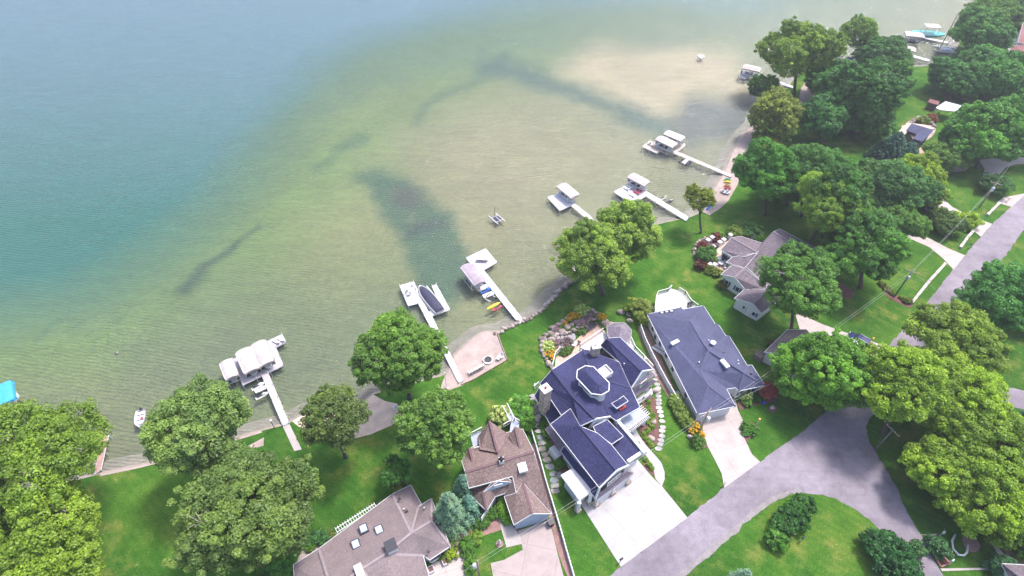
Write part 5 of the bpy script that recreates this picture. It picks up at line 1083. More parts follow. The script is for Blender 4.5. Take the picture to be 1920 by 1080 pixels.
for k, dz in (('upper', -.2), ('lower', -1.6)):
    wire(TOPS['A'], TOPS['B'], k+' wire between the mulch bed pole and the leaning grey pole', dz); wire(TOPS['C'], TOPS['A'], k+' wire from the flower bed pole to the mulch bed pole', dz, sag=1.2); wire(TOPS['D'], TOPS['C'], k+' wire passing in front of the navy house between two poles', dz)
wire(TOPS['A'], FR, 'single wire running off to the right over the dark lawn', -.3); wire(TOPS['C'], P(1500, 690, 3.2), 'single wire from the flower bed pole to the white garage', -.3, sag=.4); dl = Vector(TOPS['D'])*2-Vector(TOPS['C']); wire(dl, TOPS['D'], 'wire leaving the bottom edge beside the mauve house', -.5)
dl = Vector(TOPS['B'])+Vector((40, 40, 0)); wire(TOPS['B'], dl, 'wire from the leaning grey pole off to the upper right', -.3)
# low stone walls
def blockwall(pts, label, hgt=.6, wd=.55, z=.0, m=None, seed=1, group='low pale stone walls by the road', name='stone_wall'):
    rn = random.Random(seed); w_ = [P(x, y, 0) for x, y in pts]; t = w_[0]; mb = MB()
    for a, b in zip(w_[:-1], w_[1:]):
        L_ = (b-a).length; d = (b-a)/L_; s = 0
        while s < L_-.2:
            l = min(rn.uniform(.6, 1.2), L_-s); c_ = a+d*(s+l/2); mb.box((c_.x, c_.y, hgt/2*.9), (l-.04, wd*rn.uniform(.9, 1.1), hgt*rn.uniform(.85, 1.05)), math.atan2(d.y, d.x), rn.uniform(.9, .98)); s += l
    o = mkobj(name, mb, m or M_wallstone); tag(o, label, 'stone wall', group); return o
blockwall([(1771, 496), (1740, 530), (1708, 570)], 'longest of the three low limestone walls, between mulch bed and narrow lawn'); blockwall([(1827, 431), (1812, 448), (1799, 466)], 'low limestone wall on the small lawn between the two driveways', seed=2); blockwall([(1873, 382), (1862, 393), (1850, 405)], 'short low limestone wall below the leaning grey pole', seed=3)
def boulders(pts, label, rad=.55, seed=1, group=None, jit=.25, z=.1, k=3):
    rn = random.Random(seed); w_ = smooth([tuple(P(x, y, 0).xy) for x, y in pts], 4, False); mb = MB(); acc = 0; last = None; i = 0
    for a, b in zip(w_[:-1], w_[1:]):
        a = Vector(a); b = Vector(b); L_ = (b-a).length; s = acc
        while s < L_:
            c_ = a+(b-a)*(s/L_); r = rad*rn.uniform(.7, 1.35); mb.blob((c_.x+rn.uniform(-jit, jit), c_.y+rn.uniform(-jit, jit), z+r*.25), (r*rn.uniform(.8, 1.3), r*rn.uniform(.7, 1.1), r*.75), rn.random(), 5, .35); s += r*1.5
        acc = s-L_
    return tag(mkobj('boulder_wall', mb, M_boulder), label, 'boulder wall', group)
A1 = lambda pts: zoom(1000, 560, 1/6, pts)
boulders(A1([(215, 790), (160, 735), (125, 650), (105, 560), (100, 495), (150, 430), (200, 370), (285, 300), (350, 258), (440, 190), (530, 165), (640, 152), (740, 188), (805, 245), (845, 305)]), 'outermost ring of boulders round the terraced rock garden', .52, 3, 'rock garden tiers')
boulders(A1([(170, 560), (215, 480), (250, 440), (310, 390), (380, 330), (470, 262), (545, 232), (620, 262), (700, 228), (780, 262), (815, 330)]), 'middle tier of boulders in the terraced rock garden', .46, 4, 'rock garden tiers')
boulders(A1([(335, 410), (430, 395), (490, 345), (560, 315), (600, 275)]), 'upper boulder tier next to the dark patio table', .5, 5, 'rock garden tiers'); boulders(A1([(190, 640), (240, 610), (310, 590), (370, 560), (420, 560)]), 'lower boulder tier left of the stone stairs', .5, 6, 'rock garden tiers')
boulders([(930, 627), (950, 617), (972, 606), (988, 600), (1003, 592), (1020, 579), (1040, 556), (1062, 536), (1080, 522)], 'pale boulder seawall along the lawn in front of the navy house', .45, 7); boulders([(996, 752), (1001, 775), (1006, 800)], 'boulders edging the flagstone stairs left of the navy house', .6, 8)
boulders([(956, 760), (970, 752), (985, 756), (996, 770)], 'boulder edging round the shrubs behind the brown house', .55, 9); boulders([(1302, 478), (1305, 465), (1315, 452), (1335, 444), (1358, 443)], 'curved boulder edging of the ranch terrace bed', .35, 10)
boulders([(1700, 236), (1715, 226), (1735, 223), (1752, 240)], 'boulders round the terrace of the slate roofed pool house', .7, 11)
for i, (x, y, r, lb) in enumerate(((1165, 586, .75, 'largest lawn boulder, pale and farthest left of three near the gazebo'), (1179, 591, .5, 'smallest of three lawn boulders, pale grey, near the gazebo'), (1180, 603, .7, 'rust coloured lawn boulder nearest the gazebo'), (1229, 733, .6, 'pink boulder in the mulch bed by the porch'), (1225, 791, .5, 'pale boulder at the right edge of the big mulch bed'), (1221, 822, .65, 'largest boulder at the foot of the big mulch bed'), (1295, 821, .6, 'white boulder under the orange flowers'), (1314, 825, .45, 'small white boulder at the driveway corner under the pole'), (1277, 787, .5, 'white boulder half way along the long hedge'), (1448, 764, .5, 'rock in the round mulch ring on the lawn'), (213, 655, .5, 'pale submerged rock showing in the shallows'))):
    v = P(x, y, 0); mb = MB(); mb.blob((0, 0, r*.3), (r, r*.8, r*.7), i*1.7, 6, .35); tag(mkobj('boulder', mb, M_boulder, (v.x, v.y, 0 if i < 10 else -1.3)), lb, 'boulder')
# stepping stones
def stones(pts, where, r, m, seed, group):
    rn = random.Random(seed)
    for i, (x, y) in enumerate(pts):
        v = P(x, y, 0); n = rn.choice((5, 6, 6, 7)); a0 = rn.uniform(0, 1); a2 = rn.uniform(0, 3); q = []
        for k in range(n): a = a0+2*math.pi*k/n+rn.uniform(-.15, .15); rr = r*rn.uniform(.82, 1.12); q.append((rr*math.cos(a)*1.15, rr*math.sin(a)*.85))
        mb = MB(); mb.prism(q, 0, .1); o = mkobj('stepping_stone', mb, m, (v.x, v.y, 0)); tag(o, '%s stepping stone from the lake, %s' % (ORD[i], where), 'stepping stone', group)
st = zoom(980, 570, .19444, [(1170, 520), (1215, 620), (1262, 652), (1275, 685), (1278, 733), (1293, 775), (1303, 815), (1305, 852), (1308, 890), (1310, 930), (1310, 962), (1312, 1003), (1325, 1040)])+zoom(980, 740, .2037, [(1275, 200), (1285, 245), (1290, 300), (1283, 335), (1282, 380), (1272, 420), (1265, 458), (1250, 497)])
stones(st, 'in the pale path right of the navy house', .52, M_flag, 3, 'pale stepping stones right of the navy house')
st = zoom(980, 740, .2037, [(172, 392), (175, 445), (182, 500), (203, 552), (222, 603), (250, 665), (283, 728), (340, 745), (290, 790), (297, 840), (300, 885)]); stones(st, 'in the dark path along the white fence', .66, M_flag2, 5, 'dark stepping stones left of the navy house')
st = zoom(820, 860, .2036, [(200, 632), (180, 672), (168, 714), (166, 748), (176, 782), (192, 815)]); stones(st, 'in the gravel between the spruces and the corner driveway', .32, M_walk, 8, 'small square stones in the red gravel')
for nm, lab, pts in (('flagstone_stairs', 'flagstone stairs descending left of the navy house chimney', zoom(980, 740, .2037, [(110, 25), (112, 55), (106, 88), (104, 122), (112, 155), (125, 188), (138, 220), (150, 255), (160, 292), (166, 338)])), ('stone_stairs', 'grey stone stairs through the terraced rock garden', A1([(150, 478), (195, 480), (240, 475), (285, 468), (330, 465), (370, 462), (410, 458), (450, 445)]))):
    v0 = P(*pts[0]); t = thing(nm, lab, 'stairs', v0)
    for i, (x, y) in enumerate(pts):
        v = P(x, y, 0); q = []; rn = random.Random(i)
        for k in range(6): a = k*math.pi/3+rn.uniform(-.1, .1); q.append((v.x+(1.05 if nm[0] == 'f' else .45)*math.cos(a), v.y+(.42 if nm[0] == 'f' else 1.0)*math.sin(a)))
        mb = MB(); mb.prism(q, 0, .12+.07*(i if nm[0] == 's' else len(pts)-i)*.6); mkobj('step', mb, M_flag, None, t, True)
# fences
def fence(pts, label, hgt, m=M_white, solid=True, name='fence', step=2.4):
    w_ = [P(x, y, 0) for x, y in pts]; t = thing(name, label, 'fence', w_[0]); 
    for a, b in zip(w_[:-1], w_[1:]):
        n = max(1, round((b-a).length/step))
        for i in range(n):
            p_, q_ = a.lerp(b, i/n), a.lerp(b, (i+1)/n); mb = MB(); up = Vector((0, 0, 1)); mb.bar(p_+up*hgt*.5, q_+up*hgt*.5, .06, hgt*.86); mb.bar(p_+up*(hgt*.95), q_+up*(hgt*.95), .14, .1); mb.bar(p_+up*.12, q_+up*.12, .12, .1); mkobj('panel', mb, m, None, t, True)
            mkobj('post', MB().bar(p_, p_+up*(hgt+.12), .17), m, None, t, True)
    mkobj('post', MB().bar(w_[-1], w_[-1]+Vector((0, 0, hgt+.12)), .17), m, None, t, True)
fence([(997, 812), (1004, 836), (1014, 870), (1024, 907), (1035, 943), (1050, 993), (1064, 1043), (1079, 1095)], 'long white fence between the brown house driveway and the navy house lawn', .95)
fence([(1200, 619), (1208, 642), (1221, 670), (1241, 708), (1268, 756)], 'white board fence along the gravel strip beside the long house', 1.5)
fence([(866, 721), (886, 713), (951, 675)], 'low timber edging board between beach and lawn', .18, M_wood, name='edging_board'); fence([(951, 675), (943, 655), (934, 629)], 'low dark timber edging on the right side of the beach', .22, M_wood, name='edging_board')
# cars
def car(p, q, label, body, W=1.95, hgt=1.8, van=True):
    a = P(p[0], p[1], .8); b = P(q[0], q[1], .8); c_ = (a+b)/2; L = (b-a).length; t = thing('parked_car', label, 'car', (c_.x, c_.y, .05), math.atan2(b.y-a.y, b.x-a.x))
    prof = [(-.5, .45), (-.5, .95), (-.46, 1.02), (-.2, 1.05), (.27, 1.05), (.46, .95), (.5, .75), (.5, .42)]
    mb = MB(); n = len(prof); vs = []
    for s, k in ((-1, .92), (-1, 1), (1, 1), (1, .92)):
        vs += [(x*L, s*W/2*(1 if k == 1 else .97), (z if k == 1 else z)*1.0-(0 if k == 1 else 0)) for x, z in prof] if k == 1 else []
    mb.add(vs, [(i, i+1, n+i+1, n+i) for i in range(n-1)]+[(n-1, 0, n, 2*n-1), tuple(range(n))[::-1], tuple(range(n, 2*n))]); mkobj('body', mb, body, None, t)
    cab = [(-.485, 1.03), (-.44, hgt*.96), (-.1, hgt), (.1, hgt*.97), (.25, 1.04)]; n = len(cab); vs = [(x*L, s*W/2*(.94 if z < 1.1 else .78), z) for s in (-1, 1) for x, z in cab]; mb = MB(); mb.add(vs, [(i, i+1, n+i+1, n+i) for i in range(n-1)]+[tuple(range(n))[::-1], tuple(range(n, 2*n))]); g = mkobj('windows', mb, M_glass, None, t)
    mb = MB(); mb.add([(-.43*L, -W*.38, hgt*.965), (-.43*L, W*.38, hgt*.965), (-.1*L, W*.385, hgt+.02), (.1*L, W*.38, hgt*.98), (.1*L, -W*.38, hgt*.98), (-.1*L, -W*.385, hgt+.02)], [(0, 5, 2, 1), (5, 4, 3, 2)]); mkobj('roof_panel', mb, body, None, t)
    for s in (-1, 1):
        mkobj('roof_rail', MB().bar((-.38*L, s*W*.33, hgt+.05), (.05*L, s*W*.33, hgt+.06), .05), M_alu, None, t); mkobj('headlight', MB().box((.485*L, s*W*.38, .8), (.12, .35, .18)), M_hull, None, t); mkobj('taillight', MB().box((-.5*L, s*W*.42, .9), (.08, .22, .35)), M_red, None, t); mkobj('mirror', MB().box((.2*L, s*W*.55, 1.1), (.15, .2, .15)), body, None, t)
        for x in (-.31, .31):
            mb = MB(); mb.tube([(x*L, s*W*.40, .36), (x*L, s*W*.51, .36)], .36, 14); wh = mkobj('wheel', mb, M_black, None, t); mb = MB(); mb.tube([(x*L, s*W*.505, .36), (x*L, s*W*.52, .36)], .22, 10); mkobj('rim', mb, M_alu, None, wh)
car((1629, 649), (1590, 627), 'dark blue sport utility vehicle parked on the narrow driveway', simple('dark_blue_paint', (.03, .04, .11), .15)); car((1615, 655), (1582, 637), 'white car parked beside the dark blue one, half under the maple', simple('white_car_paint', (.75, .76, .78), .2), 1.85, 1.5)
car((1746, 395), (1738, 372), 'grey car parked in shade at the top of the wide driveway', simple('grey_car_paint', (.30, .30, .34), .2), 1.85, 1.5)
# small things
def mailbox(x, y, label, m=M_dark):
    v = P(x, y, 0); t = thing('mailbox', label, 'mailbox', v, .6); mkobj('post', MB().bar((0, 0, 0), (0, 0, 1.05), .1), M_white, None, t); mb = MB(); mb.tube([(-.28, 0, 1.2), (.28, 0, 1.2)], .15, 10); mkobj('box', mb, m, None, t)
mailbox(1163, 1054, 'dark mailbox at the corner of the broad pale driveway'); mailbox(1632, 642, 'tan mailbox on the lawn just above the dark blue vehicle', M_orng); mailbox(1817, 465, 'dark mailbox on the small lawn beside the forked driveway'); mailbox(1888, 379, 'white mailbox beside the short stone wall', M_white); mailbox(1823, 567, 'white mailbox across the road from the stone walls', M_white); mailbox(1501, 1014, 'dark mailbox on the lawn inside the road junction'); mailbox(1778, 1056, 'white mailbox at the end of the small plank bed', M_white); mailbox(1358, 910, 'pale marker post at the curved driveway mouth', M_white); mailbox(1762, 1004, 'pale mailbox by the side road lawn', M_white)
v = P(1032, 983, 0); t = thing('trash_bin', 'dark wheeled bin beside the white garage door of the brown house', 'trash bin', v, .4); mkobj('bin', MB().box((0, 0, .5), (.75, .8, 1.0), 0, 1.15), M_black, None, t); mkobj('lid', MB().box((0, 0, 1.05), (.95, 1.0, .1)), M_dark, None, t)
for s in (-1, 1): mkobj('wheel', MB().tube([(s*.35, .42, .12), (s*.42, .42, .12)], .13, 10), M_black, None, t)
v = P(1041, 853, 0); t = thing('generator', 'white generator box in the mulch left of the navy house', 'generator', v, R(-55)); mkobj('housing', MB().box((0, 0, .55), (2.0, 1.0, 1.1)), M_white, None, t); mkobj('lid', MB().box((0, 0, 1.14), (2.1, 1.1, .08)), M_wdeck, None, t); mkobj('pad', MB().box((0, 0, .05), (2.4, 1.4, .1)), M_walk, None, t)
for x, y, lb in ((835.5, 1055, 'right'), (809, 1070, 'left')): v = P(x, y, 0); t = thing('planter', 'white cube planter on the corner driveway, %s one' % lb, 'planter', v, .5); mkobj('box', MB().box((0, 0, .35), (.8, .8, .7), 0, 1.1), M_white, None, t); mkobj('soil', MB().box((0, 0, .71), (.7, .7, .04)), M_mulch, None, t)
v = P(936.5, 1020, 0); t = thing('garden_statue', 'small white garden statue standing in a round stone ring on the lawn', 'statue', v); mkobj('figure', MB().lathe((0, 0, .1), [(.28, 0), (.2, .3), (.12, .7), (.2, .95), (.1, 1.15), (.14, 1.3), (.02, 1.5)], 10), M_white, None, t); mkobj('base', MB().lathe((0, 0, 0), [(.6, 0), (.55, .12)], 14), M_redmulch, None, t)
v = P(515, 803, 0); t = thing('lamp_post', 'black lamp post with white globe beside the lilac dock', 'lamp post', v); mkobj('post', MB().tube([(0, 0, 0), (0, 0, 2.2)], .06, 8), M_dark, None, t); mb = MB(); mb.blob((0, 0, 2.4), (.25, .25, .25), 0, 8, 0); mkobj('globe', mb, M_white, None, t)
v = P(837.5, 727, 0); t = thing('flag_pole', 'slim white pole at the beach corner under the willow', 'pole', v); mkobj('shaft', MB().tube([(0, 0, 0), (0, 0, 4.5)], .05, 8), M_white, None, t); mb = MB(); mb.blob((0, 0, 4.55), (.1, .1, .1), 0, 6, 0); mkobj('finial', mb, M_white, None, t); mkobj('base', MB().lathe((0, 0, 0), [(.4, 0), (.3, .25)], 10), M_wallstone, None, t)
v = P(770, 752, 0); t = thing('grill', 'small dark grill on the lawn below the large green tree', 'grill', v, .3); mb = MB(); mb.blob((0, 0, .85), (.4, .3, .25), 1, 6, .05); mkobj('bowl', mb, M_black, None, t)
for a in (0, 2.1, 4.2): mkobj('leg', MB().bar((.1*math.cos(a), .1*math.sin(a), .7), (.35*math.cos(a), .35*math.sin(a), 0), .05), M_dark, None, t)
def patset(x, y, label, m, r=.9, top=None, chairs=4, z=.07, sq=False):
    v = P(x, y, z); t = thing('patio_table', label, 'table', (v.x, v.y, z), .6); mb = MB()
    if sq: mb.box((0, 0, .74), (2.6, 1.1, .07))
    else: mb.lathe((0, 0, .7), [(r, 0), (r, .06)], 18)
    mkobj('tabletop', mb, top or m, None, t)
    for a in range(4): mkobj('leg', MB().bar(((.9 if sq else .5)*(1, -1, 1, -1)[a], .4*(1, 1, -1, -1)[a], 0), ((.9 if sq else .5)*(1, -1, 1, -1)[a], .4*(1, 1, -1, -1)[a], .7), .07), m, None, t)
    for k in range(chairs):
        a = 2*math.pi*k/chairs+.5; c_ = thing('patio_chair', '%s chair at the %s' % (ORD[k], label), 'chair', (v.x+1.3*math.cos(a), v.y+1.3*math.sin(a), z), a+math.pi/2+math.pi, 'patio chairs'); mkobj('seat', MB().box((0, 0, .42), (.5, .5, .06)), m, None, c_); mkobj('backrest', MB().box((0, -.24, .72), (.5, .06, .55)), m, None, c_)
patset(1106, 616, 'dark rectangular patio table on the rock garden patio', M_dark, sq=True, chairs=2); patset(1075.5, 649, 'white topped round table by the stone stairs', M_dark, .55, M_white, 2); patset(1351, 497, 'white round table on the ranch terrace', M_white, .6, None, 4); patset(1741, 230, 'pale round table on the pool house terrace', M_wdeck, 1.0, None, 4)
for i, (x, y) in enumerate(((600, 225), (380, 232), (318, 275), (283, 300), (212, 255), (175, 280), (222, 340), (275, 448), (195, 505), (232, 505))):
    v = P(1290+x*.20374, 400+y*.20374, 0); t = thing('terrace_pedestal', 'white pedestal, %s along the edge of the ranch terrace' % ORD[i], 'pedestal', v, .6, 'white pedestals round the ranch terrace'); mkobj('column', MB().box((0, 0, .6), (.75, .75, 1.2)), M_white, None, t); mkobj('cap', MB().box((0, 0, 1.24), (.9, .9, .1)), M_wdeck, None, t)
v = P(1430, 758, 0); mb = MB(); mb.blob((0, 0, .5), (.25, .25, .25), 0, 8, 0); t = thing('gazing_ball', 'glossy blue garden ball under the purple maple', 'garden ball', v); mkobj('ball', mb, simple('blue_glass', (.02, .06, .7), .08), None, t); mkobj('stand', MB().lathe((0, 0, 0), [(.15, 0), (.08, .3)], 8), M_dark, None, t)
mb = MB(); v = P(1418, 797, 0); t = thing('bird_house', 'small bird house on a white post beside the round shrubs', 'bird house', v); mkobj('post', MB().bar((0, 0, 0), (0, 0, 1.7), .08), M_white, None, t); mkobj('box', MB().box((0, 0, 1.85), (.35, .3, .35), .3, .8), M_orng, None, t)
v = P(1237, 660, 0); t = thing('garden_stair', 'white stair with dark railings in the gravel strip beside the long house', 'stairs', v, R(-58)); 
for i in range(6): mkobj('step', MB().box((i*.55-1.4, 0, .15+.2*i), (.55, 1.5, .18)), M_white, None, t)
for s in (-1, 1): mkobj('rail', MB().bar((-1.6, s*.75, 1.0), (1.5, s*.75, 2.2), .1), M_dark, None, t)
# ring of pale edging round the tree bed, plank bed
v = [P(x, y, 0) for x, y in ((1790, 1003), (1784, 1015), (1786, 1030), (1796, 1041), (1806, 1042), (1812, 1036), (1814, 1022))]; mb = MB(); mb.tube([(p_.x, p_.y, .15) for p_ in v], .16, 6); tag(mkobj('edging_ring', mb, M_white), 'white curved edging of the round flower bed at lower right', 'edging')
mb = MB(); q = [P(x, y, 0) for x, y in ((1741, 1026), (1749, 1024), (1780, 1057), (1763, 1063))]
for i in range(4): mb.bar(q[i]+Vector((0, 0, .12)), q[(i+1) % 4]+Vector((0, 0, .12)), .2, .24)
tag(mkobj('timber_edging', mb, simple('red_timber', (.40, .18, .15), .8)), 'reddish timber frame round the narrow bed by the side road', 'edging')
v = P(1528, 168, 0); t = thing('beach_umbrella', 'red sunshade on the terrace behind the willow trunk', 'umbrella', v); mkobj('pole', MB().tube([(0, 0, 0), (0, 0, 2.4)], .05, 6), M_white, None, t); mkobj('canopy', MB().lathe((0, 0, 0), [(2.0, 1.9), (.9, 2.35), (.02, 2.6)], 10), M_redk, None, t)
# ================================================================ trees and plants
M_leaf = mat_leaf('foliage'); M_bark = simple('bark', (.13, .10, .095), .95, .3, 2.5, .3); M_petal = mat_leaf('petals', .2); M_twig = simple('bare_branch', (.30, .26, .25), .9, .2)
def leafmesh(name, cen, rad, cnt, size, seed, upb=.45, tone=None, shell=(.70, 1.08), aspect=.62, inw=None):
    """many small leaf faces set round puffs: cen (N,3), rad (N,3), cnt leaves per puff"""
    rs = np.random.RandomState(seed); N_ = len(cen); idx = np.repeat(np.arange(N_), cnt); M = len(idx)
    d = rs.normal(size=(M, 3)); d[:, 2] += upb; d /= np.linalg.norm(d, axis=1)[:, None]
    p = cen[idx]+rad[idx]*d*rs.uniform(shell[0], shell[1], (M, 1))
    nrm = d*.9+rs.normal(size=(M, 3))*.55+np.array([0, 0, .55]); nrm /= np.linalg.norm(nrm, axis=1)[:, None]
    t = np.cross(nrm, rs.normal(size=(M, 3))); t /= np.linalg.norm(t, axis=1)[:, None]+1e-9; b = np.cross(nrm, t)
    s = size*rs.uniform(.65, 1.35, (M, 1)); v = np.stack([p-t*s, p-b*s*aspect+t*s*.1, p+t*s, p+b*s*aspect+t*s*.1], 1).reshape(-1, 3)
    me = bpy.data.meshes.new(name); me.vertices.add(M*4); me.vertices.foreach_set('co', v.astype(np.float32).ravel()); me.loops.add(M*4); me.loops.foreach_set('vertex_index', np.arange(M*4, dtype=np.int32)); me.polygons.add(M); me.polygons.foreach_set('loop_start', np.arange(0, M*4, 4, dtype=np.int32)); me.update(calc_edges=True)
    tp = (rs.uniform(.25, .72, N_) if tone is None else tone)[idx]+rs.uniform(-.22, .22, M); at = me.attributes.new('tone', 'FLOAT', 'POINT'); at.data.foreach_set('value', np.repeat(np.clip(tp, 0, 1), 4).astype(np.float32)); return me
TONE = []
def crown_puffs(Rr, Ch, seed, lobes=10, puff=1.0, low=-.45):
    rs = np.random.RandomState(seed); L = [((0, 0, 0), .55)]; lobes = int(lobes*1.35)
    ga = 2.39996; 
    for i in range(lobes):
        z = 1-(i+.5)/lobes*(1-low); r = math.sqrt(max(0, 1-z*z)); a = i*ga+rs.uniform(-.4, .4); k = rs.uniform(.50, .80); L.append(((r*math.cos(a)*k, r*math.sin(a)*k, z*k), rs.uniform(.20, .44)*(1.25-.35*k)))
    C_, S_, TONE[:] = [], [], []
    ex, ey = rs.uniform(.88, 1.12), rs.uniform(.88, 1.12)
    for c_, lr in L:
        lt = rs.uniform(.28, .68)
        n = max(5, int(4*math.pi*(lr*Rr)**2/(puff*puff*2.4)))
        for j in range(n):
            z = 1-2*(j+.5)/n; r = math.sqrt(1-z*z); a = j*ga+rs.uniform(-.3, .3); p = np.array([c_[0]+lr*r*math.cos(a), c_[1]+lr*r*math.sin(a), c_[2]+lr*z])
            if any(np.linalg.norm(p-np.array(c2)) < l2*.80 for c2, l2 in L if c2 != c_): continue
            if p[2] < low*.8 and rs.rand() < .5: continue
            C_.append(p*np.array([Rr*ex, Rr*ey, Ch])+rs.normal(size=3)*puff*.32); S_.append(np.array([1, 1, .72])*puff*rs.uniform(.6, 1.25)); TONE.append(lt+rs.uniform(-.14, .14))
            if rs.rand() < .10 and np.linalg.norm(p) > .8: C_.append(p*np.array([Rr, Rr, Ch])*rs.uniform(1.06, 1.2)); S_.append(np.array([1, 1, .7])*puff*.5); TONE.append(lt+.1)
    return np.array(C_), np.array(S_), L
def addleaf(name, me, parent, colr, m=None, loc=None):
    me.materials.append(m or M_leaf); o = bpy.data.objects.new(name, me); COL.objects.link(o); o.parent = parent; o.color = (colr[0], colr[1], colr[2], 1)
    if loc is not None: o.location = loc
    return o
TS = [100]
def tree(bx, by, cx, cy, rpx, ratio, colr, label, lobes=11, puff=None, size=None, gap=1.0, name='tree', group='broadleaf trees', twig=False, cat='tree', low=-.5, h=None):
    """base pixel, crown centre pixel, crown radius in photo pixels, crown height/width"""
    TS[0] += 1; sd_ = TS[0]; b = P(bx, by, 0); z = h or max(2.0, topz(bx, by, cx, cy)); rpx *= .93
    if colr[1] < .125: colr = (colr[0]*2.0, colr[1]*1.7, colr[2]*1.2)
    # keep the base under the crown: shift it so that the crown centre falls on (cx, cy)
    c_ = P(cx, cy, z); base = Vector((b.x*.0+c_.x, c_.y, 0)); lean = Vector((b.x-c_.x, b.y-c_.y, 0))
    if lean.length > 3: lean *= 3/lean.length
    Rr = rpx*px_size(c_)/.97; Ch = min(Rr*ratio, z*.93); puff = puff or max(.5, min(1.0, Rr*.13)); size = size or (.17 if c_.y < 130 else .25)
    t = thing(name, label, cat, (c_.x+lean.x, c_.y+lean.y, 0), 0, group); C_, S_, L = crown_puffs(Rr, Ch, sd_, lobes, puff, low)
    n = int(puff*puff*4*math.pi*.62*gap/(size*size*1.24))
    me = leafmesh('crown', C_, S_, n, size, sd_, tone=np.array(TONE)); off = Vector((-lean.x, -lean.y, z)); addleaf('crown', me, t, colr, None, off)
    tr = .035*Rr+.12; mb = MB(); top = off+Vector((0, 0, Ch*.1)); mid = Vector((off.x*.45, off.y*.45, z*.42)); mb.tube([(0, 0, -.2), tuple(Vector((0, 0, .6))), tuple(mid), tuple(top)], [tr*1.5, tr*1.1, tr*.85, tr*.3], 8); rn = random.Random(sd_)
    for c2, lr in L[1:]:
        e = Vector((c2[0]*Rr, c2[1]*Rr, c2[2]*Ch))+off; s_ = mid.lerp(top, rn.uniform(0, .6)); mb.tube([tuple(s_), tuple(s_.lerp(e, .5)+Vector((0, 0, -.2))), tuple(e*1.0)], [tr*.45, tr*.3, tr*.08], 5)
    mkobj('trunk', mb, M_bark, None, t)
    if twig:
        for k in range(twig):
            mb = MB(); a = rn.uniform(0, 6.28); rr = rn.uniform(.2, .8)*Rr; q = off+Vector((rr*math.cos(a), rr*math.sin(a), Ch*.75)); 
            for _ in range(7): e = q+Vector((rn.uniform(-2, 2), rn.uniform(-2, 2), rn.uniform(-.2, 1.0))); mb.tube([tuple(q-Vector((0, 0, 1.5))), tuple(q.lerp(e, .5)), tuple(e)], [.09, .05, .015], 4)
            mkobj('bare_branch', mb, M_twig, None, t)
    return t
YG = (.215, .285, .030); LG = (.110, .215, .040); MG = (.070, .165, .035); OG = (.085, .135, .035); DG = 0; DB = 0; WG = (.150, .215, .050); BG = (.050, .135, .060)
tree(150, 985, 58, 872, 122, .72, (.135, .215, .040), 'large yellow green maple at the left edge with airy outer branches', 15, gap=.48, twig=1); tree(110, 1180, 66, 1032, 112, .70, (.145, .225, .035), 'yellow green tree with bare grey twigs in the bottom left corner', 12, gap=.75, twig=3)
tree(400, 925, 380, 808, 92, .85, (.125, .195, .080), 'pale silvery green tree right of the small fishing boat', 12, gap=.85); tree(462, 1075, 468, 955, 126, .72, (.095, .150, .055), 'wide mid green tree on the lawn left of the mauve house', 14, gap=.85, twig=1)
tree(648, 857, 620, 783, 66, .75, (.090, .135, .050), 'olive open crowned tree with visible dark trunk by the cove beach', 10, gap=.7); tree(768, 745, 755, 664, 78, .85, (.095, .185, .045), 'large bright green willow leaved tree beside the slip dock', 13, gap=1.1)
tree(833, 868, 815, 798, 70, .8, (.085, .165, .045), 'round green tree just behind the blue spruces', 11); tree(742, 915, 742, 882, 30, .7, (.025, .085, .025), 'small dark bushy tree at the back corner of the mauve house', 7, name='small_tree')
t = tree(1150, 556, 1112, 480, 66, .85, (.150, .230, .060), 'largest lakeside tree with billowing pale crown over the bare white dock', 13); c_ = P(1170, 440, 11)
C_, S_, L = crown_puffs(7.3, 6.2, 77, 9, 1.05, -.5); rt = Vector(t.location); addleaf('crown', leafmesh('crown', C_, S_, int(1.1*4*math.pi*.62/(.04*1.24)), .2, 77), t, (.150, .230, .060), None, c_-rt)
tree(1313, 437, 1312, 372, 31, .75, (.130, .165, .030), 'small open tree with yellowish top standing alone on the shore lawn', 7, gap=.75, name='small_tree'); 
tree(1500, 640, 1496, 530, 68, .95, (.075, .170, .040), 'tall green tree between the ranch house and the white garage', 12); tree(1590, 800, 1548, 700, 84, .85, (.100, .225, .035), 'bright green maple overhanging the white garage and the road', 14)
tree(1770, 745, 1790, 640, 80, .62, (.140, .215, .035), 'dome shaped yellow green maple standing alone across the road', 13); 
for bx, by, cx, cy, r, lb in ((1690, 850, 1690, 712, 72, 'first yellow green maple of the junction grove, nearest the garage'), (1790, 860, 1785, 745, 82, 'second yellow green maple of the junction grove, by the side road'), (1860, 960, 1852, 840, 88, 'biggest yellow green maple of the grove, in its middle'), (1790, 985, 1775, 880, 62, 'lower left yellow green maple of the grove, over the side road'), (1880, 1060, 1858, 940, 78, 'lowest yellow green maple of the grove, over the round flower bed'), (1960, 1040, 1935, 900, 60, 'yellow green maple of the grove cut by the right edge')):
    tree(bx, by, cx, cy, r*1.12, .72, (.155, .245, .030), lb, 13, group='yellow green maples at the road junction')
tree(1810, 600, 1880, 555, 74, .75, (.028, .100, .045), 'dark green maple across the road at the right edge', 13); tree(1960, 640, 1945, 565, 60, .8, (.028, .10, .045), 'dark green tree behind the dark maple, cut by the right edge', 10)
